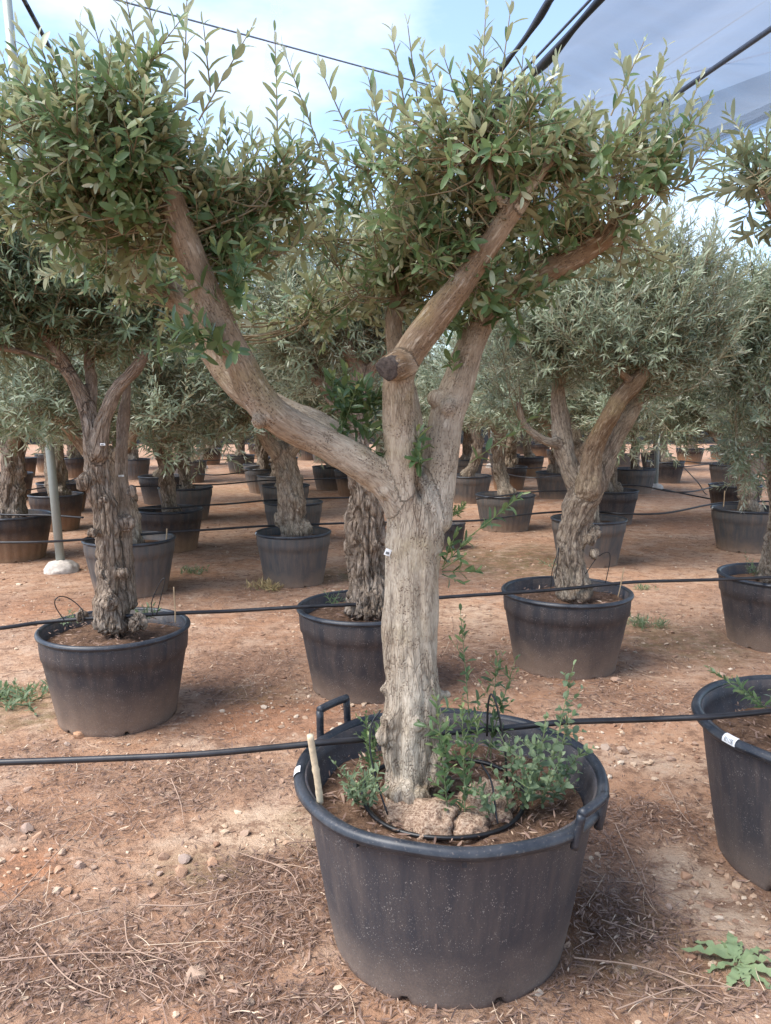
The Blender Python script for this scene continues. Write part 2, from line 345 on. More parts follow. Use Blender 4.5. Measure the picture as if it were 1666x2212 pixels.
def ground_mat():
    m = NT('clay_ground'); v = m.obco()
    n1 = m.noise(v, 0.55, 5, 0.55); n2 = m.noise(v, 3.2, 6, 0.65, 0.4); n3 = m.noise(v, 26, 5, 0.7); n4 = m.noise(v, 120, 3, 0.7)
    c = m.mix(m.ramp(n1, [(0.35, 0.0), (0.65, 1.0)]), (0.405, 0.215, 0.122), (0.45, 0.280, 0.180))
    c = m.mix(m.ramp(n2, [(0.44, 0.0), (0.64, 0.8)]), c, (0.50, 0.36, 0.262))
    c = m.mix(m.attr('red'), c, (0.38, 0.172, 0.088))
    c = m.mix(m.attr('pale'), c, (0.55, 0.42, 0.300))
    c = m.mix(m.math('MULTIPLY', m.attr('litter'), m.ramp(n3, [(0.30, 0.55), (0.55, 1.0)])), c, (0.26, 0.150, 0.098))
    c = m.mix(m.math('MULTIPLY', m.attr('moss'), m.ramp(m.noise(v, 9, 5, 0.7), [(0.36, 0.0), (0.6, 0.95)])), c, (0.115, 0.094, 0.036))
    c = m.mix(m.attr('damp'), c, (0.13, 0.060, 0.030))
    c = m.mix(m.ramp(n3, [(0.33, 0.6), (0.48, 0.0)]), c, (0.19, 0.100, 0.060))
    c = m.mix(m.ramp(n4, [(0.60, 0.0), (0.72, 0.6)]), c, (0.56, 0.41, 0.29))
    n5 = m.noise(v, 8, 8, 0.8); n6 = m.noise(m.n('ShaderNodeMapping', {'Vector': v, 'Scale': (6.0, 15.0, 1.0), 'Location': (3.0, 8.0, 0)}).outputs[0], 1.0, 6, 0.72)
    c = m.mix(m.ramp(n5, [(0.52, 0.0), (0.60, 0.85)]), c, (0.20, 0.115, 0.075))
    c = m.mix(m.ramp(n6, [(0.53, 0.0), (0.63, 0.75)]), c, (0.21, 0.120, 0.080))
    c = m.mix(m.ramp(n5, [(0.34, 0.7), (0.44, 0.0)]), c, (0.56, 0.42, 0.31))
    h = m.math('ADD', m.math('ADD', m.math('MULTIPLY', n3, 1.0), m.math('MULTIPLY', n4, 0.5)), m.math('MULTIPLY', n5, 1.2))
    return m.done(m.bsdf(c, 0.95, 0.12, m.bump(h, 0.8, 0.02)))
M['ground'] = ground_mat()
M['bamboo'] = simple('bamboo', (0.58, 0.47, 0.32), 0.55, 0.35, 0.2, 60)
M['cane'] = simple('thin_cane', (0.40, 0.28, 0.17), 0.6, 0.3)
def pole_mat():
    m = NT('galvanised'); v = m.obco(); n = m.noise(v, 14, 4)
    return m.done(m.bsdf(m.mix(n, (0.27, 0.31, 0.29), (0.38, 0.41, 0.38)), 0.5, 0.5, None, Metallic=0.35))
M['pole'] = pole_mat()
M['concrete'] = simple('concrete', (0.50, 0.44, 0.38), 0.9, 0.2, 0.25, 25)
M['cable'] = simple('cable', (0.03, 0.035, 0.05), 0.5, 0.4)
M['wire'] = simple('wire', (0.16, 0.19, 0.24), 0.5, 0.4)
M['rod'] = simple('rod', (0.10, 0.125, 0.18), 0.5, 0.5)
def net_mat(name, col, alpha):
    m = NT(name); v = m.obco()
    w = m.noise(m.n('ShaderNodeMapping', {'Vector': v, 'Scale': (0.5, 3.2, 0.5)}).outputs[0], 1.3, 5, 0.6)
    d = m.n('ShaderNodeBsdfDiffuse', {'Color': (*col, 1)}); t = m.n('ShaderNodeBsdfTranslucent', {'Color': (*col, 1)})
    a = m.n('ShaderNodeMixShader', {0: 0.55, 1: d.outputs[0], 2: t.outputs[0]})
    tr = m.n('ShaderNodeBsdfTransparent', {'Color': (0.96, 0.975, 0.985, 1)})
    f = m.math('ADD', alpha, m.math('MULTIPLY', m.math('SUBTRACT', w, 0.5), 0.25), True)
    return m.done(m.n('ShaderNodeMixShader', {0: f, 1: tr.outputs[0], 2: a.outputs[0]}).outputs[0])
M['net'] = net_mat('shade_net', (0.24, 0.26, 0.29), 0.70)
M['net_darkening'] = net_mat('shade_net_darkening', (0.13, 0.14, 0.175), 0.30)
M['net_light'] = net_mat('shade_net_seam', (0.55, 0.58, 0.72), 0.42)
M['fence'] = net_mat('ground_net', (0.05, 0.055, 0.065), 0.86)
def label_mat():
    m = NT('barcode_label'); v = m.attr('uvw', 'Vector'); s = m.n('ShaderNodeSeparateXYZ', {0: v})
    u, w = s.outputs['X'], s.outputs['Y']
    bars = m.math('GREATER_THAN', m.noise(m.n('ShaderNodeCombineXYZ', {0: m.math('MULTIPLY', u, 42.0)}).outputs[0], 1.0, 0), 0.5)
    inb = m.math('MULTIPLY', m.math('MULTIPLY', m.math('GREATER_THAN', w, 0.12), m.math('LESS_THAN', w, 0.55)), m.math('MULTIPLY', m.math('GREATER_THAN', u, 0.15), m.math('LESS_THAN', u, 0.85)))
    c = m.mix(m.math('MULTIPLY', bars, inb), (0.80, 0.80, 0.79), (0.03, 0.03, 0.03))
    return m.done(m.bsdf(c, 0.45, 0.4))
M['label'] = label_mat()
M['ink'] = simple('label_ink', (0.03, 0.03, 0.03), 0.6, 0.2)
M['white_tag'] = simple('white_tag', (0.78, 0.77, 0.74), 0.5, 0.3, 0.08)
M['straw'] = simple('dry_weed', (0.45, 0.33, 0.16), 0.8, 0.2)

# ------------------------------------------------------------------ ground
def patch(x, y, rx, ry, ang=0.0):                 # an ellipse on the ground given by where it shows
    c = PZ(x, y); a = PZ(x + rx, y); b = PZ(x, y + ry); b2 = PZ(x, y - ry)
    return (c[0], (b[1] + b2[1]) / 2, abs(a[0] - c[0]), abs(b2[1] - b[1]) / 2)
def patches(P, x, y, soft=0.45):
    r = np.zeros_like(x)
    w = fbm(np.stack([x * 2.2, y * 2.2, 0 * x], -1), 3, 91) * 0.45
    for (cx, cy, rx, ry), s in P:
        d = np.sqrt(((x - cx) / rx) ** 2 + ((y - cy) / ry) ** 2) + w
        r = np.maximum(r, s * smooth(1 + soft, 1 - soft, d))
    return r
LITTER = [(patch(*a), s) for a, s in [((330, 1690, 380, 65), 0.8), ((150, 1790, 230, 90), 0.7), ((560, 1960, 330, 130), 0.9), ((250, 2050, 420, 130), 0.95),
          ((500, 1450, 160, 55), 0.9), ((690, 1840, 90, 140), 0.8), ((1400, 1810, 130, 95), 1.0), ((1400, 1990, 130, 120), 0.9), ((1440, 1515, 170, 35), 1.0), ((1060, 1440, 140, 60), 0.7),
          ((1560, 1370, 100, 35), 0.6), ((1500, 2150, 300, 60), 0.75), ((640, 2180, 260, 60), 0.75), ((1570, 1870, 50, 80), 0.5), ((1480, 1170, 110, 14), 0.6), ((640, 1410, 90, 30), 0.5),
          ((60, 1650, 150, 60), 0.6), ((700, 1750, 60, 60), 0.6), ((1100, 1160, 90, 10), 0.5), ((480, 1250, 120, 12), 0.35), ((940, 2230, 300, 60), 0.7), ((430, 1570, 120, 25), 0.5)]]
BARE = [(patch(*a), s) for a, s in [((560, 1790, 130, 45), 0.9), ((390, 1850, 90, 60), 0.7), ((60, 1870, 80, 50), 1.0), ((1530, 1940, 90, 120), 0.9), ((1420, 1640, 180, 45), 1.0), ((560, 1560, 160, 25), 0.7),
          ((300, 2190, 120, 40), 0.5), ((1560, 2060, 100, 60), 0.7)]]
PALE = [(patch(*a), s) for a, s in [((560, 1790, 130, 50), 0.6), ((390, 1850, 110, 60), 0.45), ((1540, 1960, 110, 130), 0.55), ((470, 1680, 160, 40), 0.4), ((1000, 1340, 90, 40), 0.4), ((1500, 1640, 200, 60), 0.25)]]
RED = [(patch(*a), s) for a, s in [((50, 1870, 90, 60), 0.8), ((610, 1560, 170, 40), 0.7), ((90, 1310, 160, 25), 0.6), ((1440, 1590, 160, 30), 0.5), ((480, 2200, 260, 30), 0.5), ((1480, 1130, 140, 20), 0.6),
          ((300, 1255, 130, 16), 0.5), ((1430, 1760, 80, 30), 0.5)]]
MOSS = [(patch(*a), s) for a, s in [((1110, 1215, 150, 32), 0.9), ((1490, 1390, 130, 45), 0.7), ((60, 1530, 130, 50), 0.7), ((420, 1880, 110, 45), 0.55), ((660, 1790, 60, 60), 0.4), ((740, 1245, 60, 15), 0.8),
          ((330, 1255, 60, 12), 0.5), ((1370, 2050, 160, 110), 0.5), ((570, 1500, 90, 22), 0.4), ((480, 1060, 80, 6), 0.6)]]
DAMP = [(patch(*a), s) for a, s in [((1275, 2010, 45, 100), 0.75), ((1640, 1955, 50, 30), 0.7)]]
def gh(x, y):
    x = np.atleast_1d(np.asarray(x, float)); y = np.atleast_1d(np.asarray(y, float)); z = 0 * x
    return 0.022 * fbm(np.stack([x * 0.8, y * 0.8, z], -1), 2, 3) + 0.007 * fbm(np.stack([x * 5, y * 5, z], -1), 3, 4) + 0.012 * patches(LITTER, x, y) * (0.6 + 0.4 * vnoise(np.stack([x * 9, y * 9, z], -1), 8))
def litter_at(x, y):
    far = 0.28 + 0.5 * fbm(np.stack([x * 0.9, y * 1.6, 0 * x], -1), 3, 31)
    l = np.maximum(patches(LITTER, x, y), np.clip(far, 0, 0.6))
    return np.clip(l * (1 - patches(BARE, x, y)) * (0.55 + 0.9 * np.clip(fbm(np.stack([x * 3.1, y * 3.1, 0 * x], -1), 3, 55) + 0.5, 0, 1)), 0, 1)
def grow(a, b, step, ratio, lim):
    o = [a]
    while o[-1] < b: o.append(o[-1] + step)
    while o[-1] < lim: step *= ratio; o.append(o[-1] + step)
    return o
xr = grow(0, 2.8, 0.042, 1.14, 250); xs = np.array([-v for v in xr[:0:-1]] + xr)
yr = grow(0.8, 5.6, 0.042, 1.12, 400); ys = np.array([-60, -20, -6, -2, 0, 0.5] + yr)
X, Y = np.meshgrid(xs, ys); xf, yf = X.ravel(), Y.ravel()
nx, ny = len(xs), len(ys)
i = np.arange(ny - 1)[:, None] * nx + np.arange(nx - 1)[None]
quads = np.stack([i, i + 1, i + nx + 1, i + nx], -1).reshape(-1, 4)
zf = gh(xf, yf) + 0.006 * fbm(np.stack([xf * 22, yf * 22, 0 * xf], -1), 2, 5)
zf = np.where(yf > 45, 0, zf)
ground = obj('ground', mesh_np('ground', np.stack([xf, yf, zf], -1), None, quads, [M['ground']],
             attrs={'litter': ('FLOAT', litter_at(xf, yf)), 'pale': ('FLOAT', patches(PALE, xf, yf)), 'red': ('FLOAT', patches(RED, xf, yf)),
                    'moss': ('FLOAT', patches(MOSS, xf, yf)), 'damp': ('FLOAT', patches(DAMP, xf, yf))}))
ground['kind'] = 'structure'

# ------------------------------------------------------------------ leaves, twigs, wood
LT_BIG = ([0, .14, .38, .64, .87, 1.0], [.05, .62, 1.0, 1.0, .66, .05])
LT_MID = ([0, .3, .65, 1.0], [.06, .9, .85, .03])
def leaf_geo(pos, ax, nr, ln, wd, curl, fold, lt):
    t, w = np.array(lt[0]), np.array(lt[1]); n = len(pos); k = len(t)
    side = np.cross(nr, ax)
    zc = -curl[:, None] * (t[None] ** 2)                                  # droop along the leaf
    mid = pos[:, None] + ax[:, None] * (t[None] * ln[:, None])[..., None] + nr[:, None] * (zc * ln[:, None])[..., None]
    hw = (w[None] * wd[:, None] * 0.5)
    lift = nr[:, None] * (hw * fold[:, None])[..., None]
    Lp = mid + side[:, None] * hw[..., None] + lift; Rp = mid - side[:, None] * hw[..., None] + lift
    if lt is LT_BIG:
        v = np.stack([Lp, mid, Rp], 2).reshape(n, k * 3, 3)
        q = []
        for a in range(k - 1):
            b = a * 3; q += [(b, b + 3, b + 4, b + 1), (b + 1, b + 4, b + 5, b + 2)]
        q = np.array(q)[:, ::-1]; m = k * 3
        return v.reshape(-1, 3), None, (q[None] + (np.arange(n) * m)[:, None, None]).reshape(-1, 4), m
    v = np.concatenate([mid[:, :1], np.stack([Lp[:, 1:-1], Rp[:, 1:-1]], 2).reshape(n, -1, 3), mid[:, -1:]], 1)
    m = v.shape[1]
    tr = np.array([(0, 2, 1), (m - 3, m - 2, m - 1)]); q = np.array([(1, 2, 4, 3)])
    off = (np.arange(n) * m)[:, None, None]
    return v.reshape(-1, 3), (tr[None] + off).reshape(-1, 3), (q[None] + off).reshape(-1, 4), m

class Foliage:                      # shoots are noted down one by one and grown all at once
    def __init__(s, seed): s.r = np.random.default_rng(seed); s.S = []; s.tw = []; s.G = None
    def shoot(s, base, d, length, gap, llen, lwid, tint=0.45, bend=0.25, r0=0.0022, ang=48, start=0.08, droop=0.18):
        s.S.append((base[0], base[1], base[2], d[0], d[1], d[2], length, gap, llen, lwid, tint, bend, r0, ang, start, droop))
    def grow(s):
        if s.G is not None: return
        A = np.array(s.S, float); r = s.r; N = len(A); up = np.array((0, 0, 1.0))
        base, d, ln = A[:, 0:3], unit(A[:, 3:6]), A[:, 6:7]; side = unit(np.cross(d, r.normal(size=(N, 3))))
        B = (side * r.uniform(-.5, .5, (N, 1)) + up * r.uniform(0, .6, (N, 1))) * A[:, 11:12] * ln * .5
        t3 = np.array((0, .5, 1.0)); P3 = base[:, None] + (d * ln)[:, None] * t3[:, None] + B[:, None] * (t3 ** 2)[:, None]
        e1 = unit(np.cross(d, np.array((0.21, 0.37, 0.9)))); e2 = np.cross(d, e1); a = np.arange(3) / 3 * 2 * math.pi
        off = np.cos(a)[:, None] * e1[:, None] + np.sin(a)[:, None] * e2[:, None]
        V = P3[:, :, None] + off[:, None] * (A[:, 12][:, None] * np.array((1, .75, .45)))[..., None, None]
        q = np.array([(k * 3 + c, k * 3 + (c + 1) % 3, k * 3 + 3 + (c + 1) % 3, k * 3 + 3 + c) for k in (0, 1) for c in range(3)])
        s.G = (V.reshape(-1, 3), (q[None] + (np.arange(N) * 9)[:, None, None]).reshape(-1, 4))
        n = np.maximum(3, (A[:, 6] / A[:, 7]).astype(int)); ix = np.repeat(np.arange(N), n); k = np.arange(len(ix)) - np.repeat(np.cumsum(n) - n, n)
        tt = A[ix, 14] + (1 - A[ix, 14]) * k / (n[ix] - 1); p = base[ix] + d[ix] * ln[ix] * tt[:, None] + B[ix] * (tt ** 2)[:, None]
        dd = unit(d[ix] * ln[ix] + 2 * B[ix] * tt[:, None]); e1 = unit(np.cross(dd, np.array((0.21, 0.37, 0.9)))); e2 = np.cross(dd, e1)
        m = len(ix); ph = r.uniform(0, 6.28, N)[ix] + k * (math.pi / 2) + r.normal(0, .25, m); out = []
        for sg in (0, math.pi):
            a = ph + sg + r.normal(0, .2, m); pr = np.cos(a)[:, None] * e1 + np.sin(a)[:, None] * e2
            th = np.radians(A[ix, 13] + r.normal(0, 13, m)) * (1 - 0.55 * tt ** 4)
            ax = unit(dd * np.cos(th)[:, None] + pr * np.sin(th)[:, None] + r.normal(0, .10, (m, 3)))
            nr = dd - ax * np.sum(dd * ax, 1)[:, None] + r.normal(0, .22, (m, 3)) + up * 0.30
            nr = unit(nr - ax * np.sum(nr * ax, 1)[:, None])
            sz = r.normal(1, .16, m).clip(.55, 1.4) * (1 - 0.45 * smooth(.75, 1, tt)); keep = r.random(m) < 0.94
            tn = np.clip(A[ix, 10] + r.normal(0, .20, m) + 0.42 * smooth(.72, 1, tt), 0, 1)
            out.append(np.concatenate([p, ax, nr, (A[ix, 8] * sz)[:, None], (A[ix, 9] * sz * r.normal(1, .14, m).clip(.7, 1.3))[:, None],
                       (A[ix, 15] + r.normal(0, .14, m))[:, None], r.uniform(.1, .55, m)[:, None], tn[:, None]], 1)[keep])
        s.A = np.concatenate(out)
    def leaves(s): s.grow(); return s.A
def foliage_mesh(name, F, leafm, twigm, lt, rows=None, k=4):
    A = F.leaves() if rows is None else rows
    b = MB(); v, t, q, m = leaf_geo(A[:, 0:3], A[:, 3:6], A[:, 6:9], A[:, 9], A[:, 10], A[:, 11], A[:, 12], lt)
    b.add(v, t, q, 0); tint = [np.repeat(A[:, 13], m)]
    F.grow(); b.add(F.G[0], None, F.G[1], 1); tint.append(np.zeros(len(F.G[0])))
    for p, r in F.tw:
        v, t, q = tube(p[::2] if len(p) % 2 else p, r[::2] if len(p) % 2 else r, k, False); b.add(v, t, q, 1); tint.append(np.zeros(len(v)))
    return b.mesh(name, [leafm, twigm], {'tint': ('FLOAT', np.concatenate(tint))})

def wood(name, chains, knobs=(), vox=0.008, amp=0.006, lump=0.02, seed=0, mat=None, root=None, rough_z=None, names=None, splits=True, cmat=None, post=None):
    """chains: list of arrays (n,4) x y z r, swept, fused to one skin, then roughened; split by chain into trunk and limbs."""
    b = MB(); SK = []
    for ci, c in enumerate(chains):
        c = catmull(c, 6); c[:, 3] = np.maximum(c[:, 3], 0.003)
        # rounded ends
        d0 = unit(c[1, :3] - c[0, :3]); d1 = unit(c[-1, :3] - c[-2, :3])
        P = np.vstack([c[0, :3] - d0 * c[0, 3] * .5, c[:, :3], c[-1, :3] + d1 * c[-1, 3] * .5]); R = np.concatenate([[c[0, 3] * .6], c[:, 3], [c[-1, 3] * .6]])
        v, t, q = tube(P, R, 14, True); b.add(v, t, q); SK.append(c)
    iv, jf = ico(2)
    for kx in knobs:
        b.add(iv * (kx[3] * np.array((1, 1, 1.15))) + np.array(kx[:3]), jf)
    me = b.mesh(name, []); o = bpy.data.objects.new(name + '_build', me); COL.objects.link(o)
    md = o.modifiers.new('r', 'REMESH'); md.mode = 'VOXEL'; md.voxel_size = vox; md.use_smooth_shade = True
    sm = o.modifiers.new('s', 'SMOOTH'); sm.factor = 0.5; sm.iterations = 12
    dg = bpy.context.evaluated_depsgraph_get(); me2 = bpy.data.meshes.new_from_object(o.evaluated_get(dg))
    bpy.data.objects.remove(o); bpy.data.meshes.remove(me)
    n = len(me2.vertices); co = np.empty(n * 3, np.float32); me2.vertices.foreach_get('co', co); co = co.reshape(-1, 3).astype(float)
    nm = np.empty(n * 3, np.float32); me2.vertices.foreach_get('normal', nm); nm = nm.reshape(-1, 3)
    npol = len(me2.polygons); lp = np.empty(len(me2.loops), np.int32); me2.loops.foreach_get('vertex_index', lp)
    assert len(lp) == npol * 4, 'remesh gave non-quads'
    quads = lp.reshape(-1, 4); bpy.data.meshes.remove(me2)
    DM = np.empty((n, len(SK))); JJ = np.empty((n, len(SK)), int)
    for ci, c in enumerate(SK):
        for a0 in range(0, n, 20000):
            sl = slice(a0, a0 + 20000); D = ((co[sl, None, :] - c[None, :, :3]) ** 2).sum(2) ** .5 - c[None, :, 3]
            JJ[sl, ci] = D.argmin(1); DM[sl, ci] = D.min(1) + (0.004 if ci else 0)
    cid = DM.argmin(1); so = np.sort(DM, 1); att = smooth(0.0, 0.035, (so[:, 1] - so[:, 0])) if len(SK) > 1 else np.ones(n)
    bk = np.zeros((n, 3)); al = np.zeros(n); rad = np.zeros(n)
    for ci, c in enumerate(SK):
        m = cid == ci
        if not m.any(): continue
        t, e1, e2 = frames(c[:, :3]); s = np.concatenate([[0], np.cumsum(np.linalg.norm(np.diff(c[:, :3], axis=0), axis=1))])
        j = JJ[m, ci]; d = co[m] - c[j, :3]; w = s[j] + np.sum(d * t[j], 1)
        bk[m] = np.stack([np.sum(d * e1[j], 1), np.sum(d * e2[j], 1), w * 0.22 + ci * 0.37], -1)
        al[m] = (s[j] / s[-1] if ci else 0); rad[m] = c[j, 3]
    lum = fbm(co * np.array((11, 11, 6.0)) + seed, 3, seed + 1); fine = fbm(bk * np.array((60, 60, 60)), 3, seed + 2)
    rg = np.clip(smooth(-.1, .35, fbm(co * 5.0 + seed, 3, seed + 5)) * 0.8, 0, 1)
    if rough_z is not None: rg = np.clip(rg * 0.6 + rough_z(co, al), 0, 1)
    sc = np.clip(rad / 0.06, .35, 1.6)
    ridge = 1 - np.abs(fbm(bk * np.array((38, 38, 34)), 2, seed + 9)) * 2.2
    co = co + nm * ((lump * lum + att * (0.7 * amp * fine * (0.35 + rg) - amp * 1.6 * rg * np.clip(ridge - .5, 0, 1) * 2.0)) * sc)[:, None]
    if post is not None: co = post(co, nm, cid, SK)
    tmp = mesh_np('tmp', co, None, quads); vn = np.empty(n * 3, np.float32); tmp.vertices.foreach_get('normal', vn); vn = vn.reshape(-1, 3); bpy.data.meshes.remove(tmp)
    fc = cid[quads]; fcid = np.sort(fc, 1)[:, 1]
    out = []
    nch = len(chains) if splits else 1
    for ci in range(nch):
        qs = quads[fcid == ci] if splits else quads
        if not len(qs): continue
        u, inv = np.unique(qs, return_inverse=True)
        mm = mesh_np(name, co[u], None, inv.reshape(-1, 4), [M[cmat[ci]] if cmat and ci in cmat else mat], attrs={'bark': ('FLOAT_VECTOR', bk[u]), 'along': ('FLOAT', al[u]), 'rough': ('FLOAT', rg[u])})
        mm.normals_split_custom_set_from_vertices(vn[u].tolist())
        nmz = (names[ci] if names else ('trunk' if ci == 0 else 'limb'))
        out.append(obj(nmz, mm, root))
    return out, SK

def crown(F, SK, blobs, per, llen, lwid, tint, gap=0.024, tl=(0.10, 0.24), reach=0.45, ends=1.0, upb=0.35, long_shoots=0.06, density=1.0, gaps=0.0):
    """blobs: (centre, radii, weight). Branchlets run from the limbs out into each blob and carry leafy shoots."""
    r = F.r
    ext = [];
    for c in SK:
        k = int(len(c) * (1 - reach)); ext.append(c[k:, :3])
    ext = np.vstack(ext)
    for (c, rad, wgt) in blobs:
        c = np.asarray(c, float); rad = np.asarray(rad, float)
        nb = max(4, int(per * wgt))
        for _ in range(nb):
            u = unit(r.normal(size=3)) * r.uniform(0.25, 1.0) ** 0.45
            e = c + u * rad
            dd = np.linalg.norm(ext - e, axis=1); j = r.choice(np.argsort(dd)[:12]); st = ext[j] + r.normal(0, .012, 3)
            L_ = np.linalg.norm(e - st); mid = (st + e) / 2 + np.array((0, 0, -0.05 * L_)) + r.normal(0, .11, 3) * L_
            pts = catmull(np.array([st, mid, e]), 5); F.tw.append((pts, np.linspace(0.0020 + 0.0042 * min(1, L_), 0.0014, len(pts))))
            s = np.concatenate([[0], np.cumsum(np.linalg.norm(np.diff(pts, axis=0), axis=1))])
            nsh = max(2, int(L_ / 0.048 * density)); 
            ts = np.concatenate([r.uniform(max(0.15, 1 - 0.55 / max(L_, .1)), 1.0, nsh), [1.0]])
            for tq in ts:
                p = np.array([np.interp(tq * s[-1], s, pts[:, q]) for q in range(3)])
                if gaps and vnoise(p[None] * gaps + 3.1, 12)[0] < -0.40 and r.random() < .85: continue
                bd = unit(e - mid); out = unit(p - c + 1e-3)
                d = bd * 0.5 + out * 0.55 + r.normal(0, .5, 3) + np.array((0, 0, upb))
                ln = r.uniform(*tl)
                if r.random() < long_shoots and out[2] > 0.1: ln *= 1.9; d = np.array((r.normal(0, .25), r.normal(0, .25), 1.0))
                F.shoot(p, d, ln, gap, llen, lwid, tint + 0.15 * out[2] + r.normal(0, .08))

# ------------------------------------------------------------------ main tree
POT_Y = 2.26
def ch(rows):                       # rows: picture x, y, depth, picture radius -> world chain
    o = []
    for x, y, Yd, rp in rows:
        p = PY(x, y, Yd); zc = (p - CAM) @ FWD; o.append((*p, rp * zc / FPX))
    return np.array(o)
def bl(rows):                       # picture x, y, depth, picture rx, ry, depth radius m, weight
    o = []
    for x, y, Yd, rx, ry, rd, w in rows:
        p = PY(x, y, Yd); zc = (p - CAM) @ FWD; o.append((p, (rx * zc / FPX, rd, ry * zc / FPX), w))
    return o
def shift(chains, blobs, base):     # to coordinates of the thing's base
    b = np.append(np.asarray(base), 0.0)
    return [c - b for c in chains], [(p - b[:3], r, w) for p, r, w in blobs]

main_ch = [ch(a) for a in (
    [(893, 1760, 2.26, 78), (892, 1700, 2.26, 68), (888, 1610, 2.26, 68), (892, 1500, 2.26, 64), (890, 1400, 2.26, 63), (890, 1300, 2.26, 63), (890, 1200, 2.26, 63), (895, 1110, 2.26, 62), (900, 1050, 2.27, 44)],
    [(885, 1130, 2.25, 52), (835, 1045, 2.23, 46), (760, 990, 2.19, 45), (680, 945, 2.15, 45), (605, 905, 2.11, 47), (555, 850, 2.09, 44), (508, 760, 2.07, 42), (455, 650, 2.05, 40), (412, 550, 2.02, 39), (378, 450, 2.0, 37), (348, 370, 1.98, 32), (318, 295, 1.97, 22)],
    [(880, 1130, 2.25, 46), (868, 1000, 2.22, 45), (864, 900, 2.2, 42), (862, 815, 2.18, 41), (885, 762, 2.16, 42), (930, 700, 2.13, 39), (985, 632, 2.1, 36), (1040, 555, 2.08, 30), (1090, 480, 2.05, 28), (1128, 425, 2.03, 26)],
    [(935, 1130, 2.27, 46), (950, 1000, 2.29, 44), (966, 900, 2.31, 45), (998, 800, 2.33, 43), (1028, 715, 2.35, 36), (1075, 655, 2.37, 32), (1150, 603, 2.38, 32), (1240, 556, 2.38, 32), (1310, 512, 2.36, 26), (1345, 475, 2.34, 16)],
    [(820, 1040, 2.33, 36), (700, 930, 2.42, 34), (590, 880, 2.5, 33), (500, 820, 2.55, 31), (420, 690, 2.6, 29), (340, 605, 2.65, 27), (285, 560, 2.68, 18)],
    [(905, 1020, 2.36, 28), (885, 870, 2.44, 26), (850, 720, 2.5, 23), (875, 580, 2.55, 19), (890, 500, 2.58, 14)],
    [(880, 780, 2.17, 32), (858, 787, 2.12, 33), (838, 795, 2.085, 31)],
    [(1118, 445, 2.035, 22), (1160, 385, 2.02, 14), (1200, 330, 2.02, 9), (1215, 270, 2.0, 5)],
    [(1105, 455, 2.045, 16), (1064, 405, 2.03, 10), (1058, 330, 2.0, 8), (1070, 240, 1.98, 5)],
)]
main_bl = bl([(215, 350, 1.95, 165, 75, .26, .85), (80, 370, 1.95, 100, 90, .22, .45), (300, 245, 1.95, 85, 50, .2, .42), (240, 490, 2.05, 140, 70, .24, .6), (300, 600, 2.85, 90, 50, .12, .25), (130, 470, 2.05, 120, 70, .2, .4), (200, 570, 2.7, 90, 50, .15, .25), (265, 555, 2.6, 55, 48, .12, .38),
              (575, 440, 2.25, 80, 48, .18, .48), (480, 505, 2.25, 55, 60, .18, .32), (650, 480, 2.35, 50, 40, .15, .14),
              (1030, 370, 2.05, 180, 62, .26, .85), (850, 430, 2.2, 90, 80, .22, .5), (1290, 375, 2.2, 130, 50, .24, .55), (1190, 440, 2.25, 180, 52, .24, .75), (1400, 400, 2.25, 55, 40, .18, .2), (1420, 375, 2.2, 50, 35, .15, .16),
              (820, 560, 2.6, 120, 85, .22, .6), (740, 640, 2.6, 85, 60, .15, .36), (1060, 650, 2.3, 60, 45, .12, .25), (960, 490, 2.25, 110, 75, .2, .45), (930, 590, 2.55, 100, 75, .2, .42), (1370, 520, 2.45, 60, 45, .15, .18), (1180, 520, 2.5, 90, 35, .12, .2)])
BASE = PY(893, 1712, POT_Y); BASE[2] = 0.44
mc, mb_ = shift(main_ch, main_bl, BASE)
mc[0][:, 3] *= 0.98
for c in mc[1:6]: c[:, 3] *= 0.84
mc[4][:, 3] *= 1.15
tree0 = empty('olive_tree', BASE)
tag(tree0, 'large pale-trunked olive tree with three thick pruned limbs in the handled black pot', 'olive tree')
rel = lambda x, y, Yd: PY(x, y, Yd) - BASE
kn = []
for x, y, Yd, rp in [(832, 1590, 2.2, 26), (838, 1560, 2.2, 22), (945, 1640, 2.2, 26), (935, 1680, 2.2, 30), (850, 1700, 2.2, 26), (830, 1490, 2.24, 14), (968, 880, 2.27, 20), (940, 860, 2.29, 18), (985, 870, 2.28, 14),
                     (560, 910, 2.06, 14), (900, 1560, 2.18, 18), (955, 1560, 2.24, 18), (875, 1720, 2.16, 30), (910, 1730, 2.14, 26), (830, 1060, 2.2, 18), (965, 1500, 2.27, 12)]:
    p = rel(x, y, Yd); kn.append((*p, rp * 2.25 / FPX))
def rz(co, al):
    p = co + BASE; x, y, _ = proj(p)
    g = lambda cx, cy, rx, ry: np.exp(-(((x - cx) / rx) ** 2 + ((y - cy) / ry) ** 2))
    return (0.08 - 0.6 * np.clip(al * 4, 0, 1)) + 1.0 * g(835, 1600, 35, 90) + 1.0 * g(945, 1620, 40, 110) + 0.9 * g(970, 875, 60, 25) + 0.8 * g(905, 1100, 45, 60) + 0.6 * g(835, 1080, 40, 50) + .5 * g(835, 1350, 18, 120) + .6 * g(905, 1060, 12, 70)
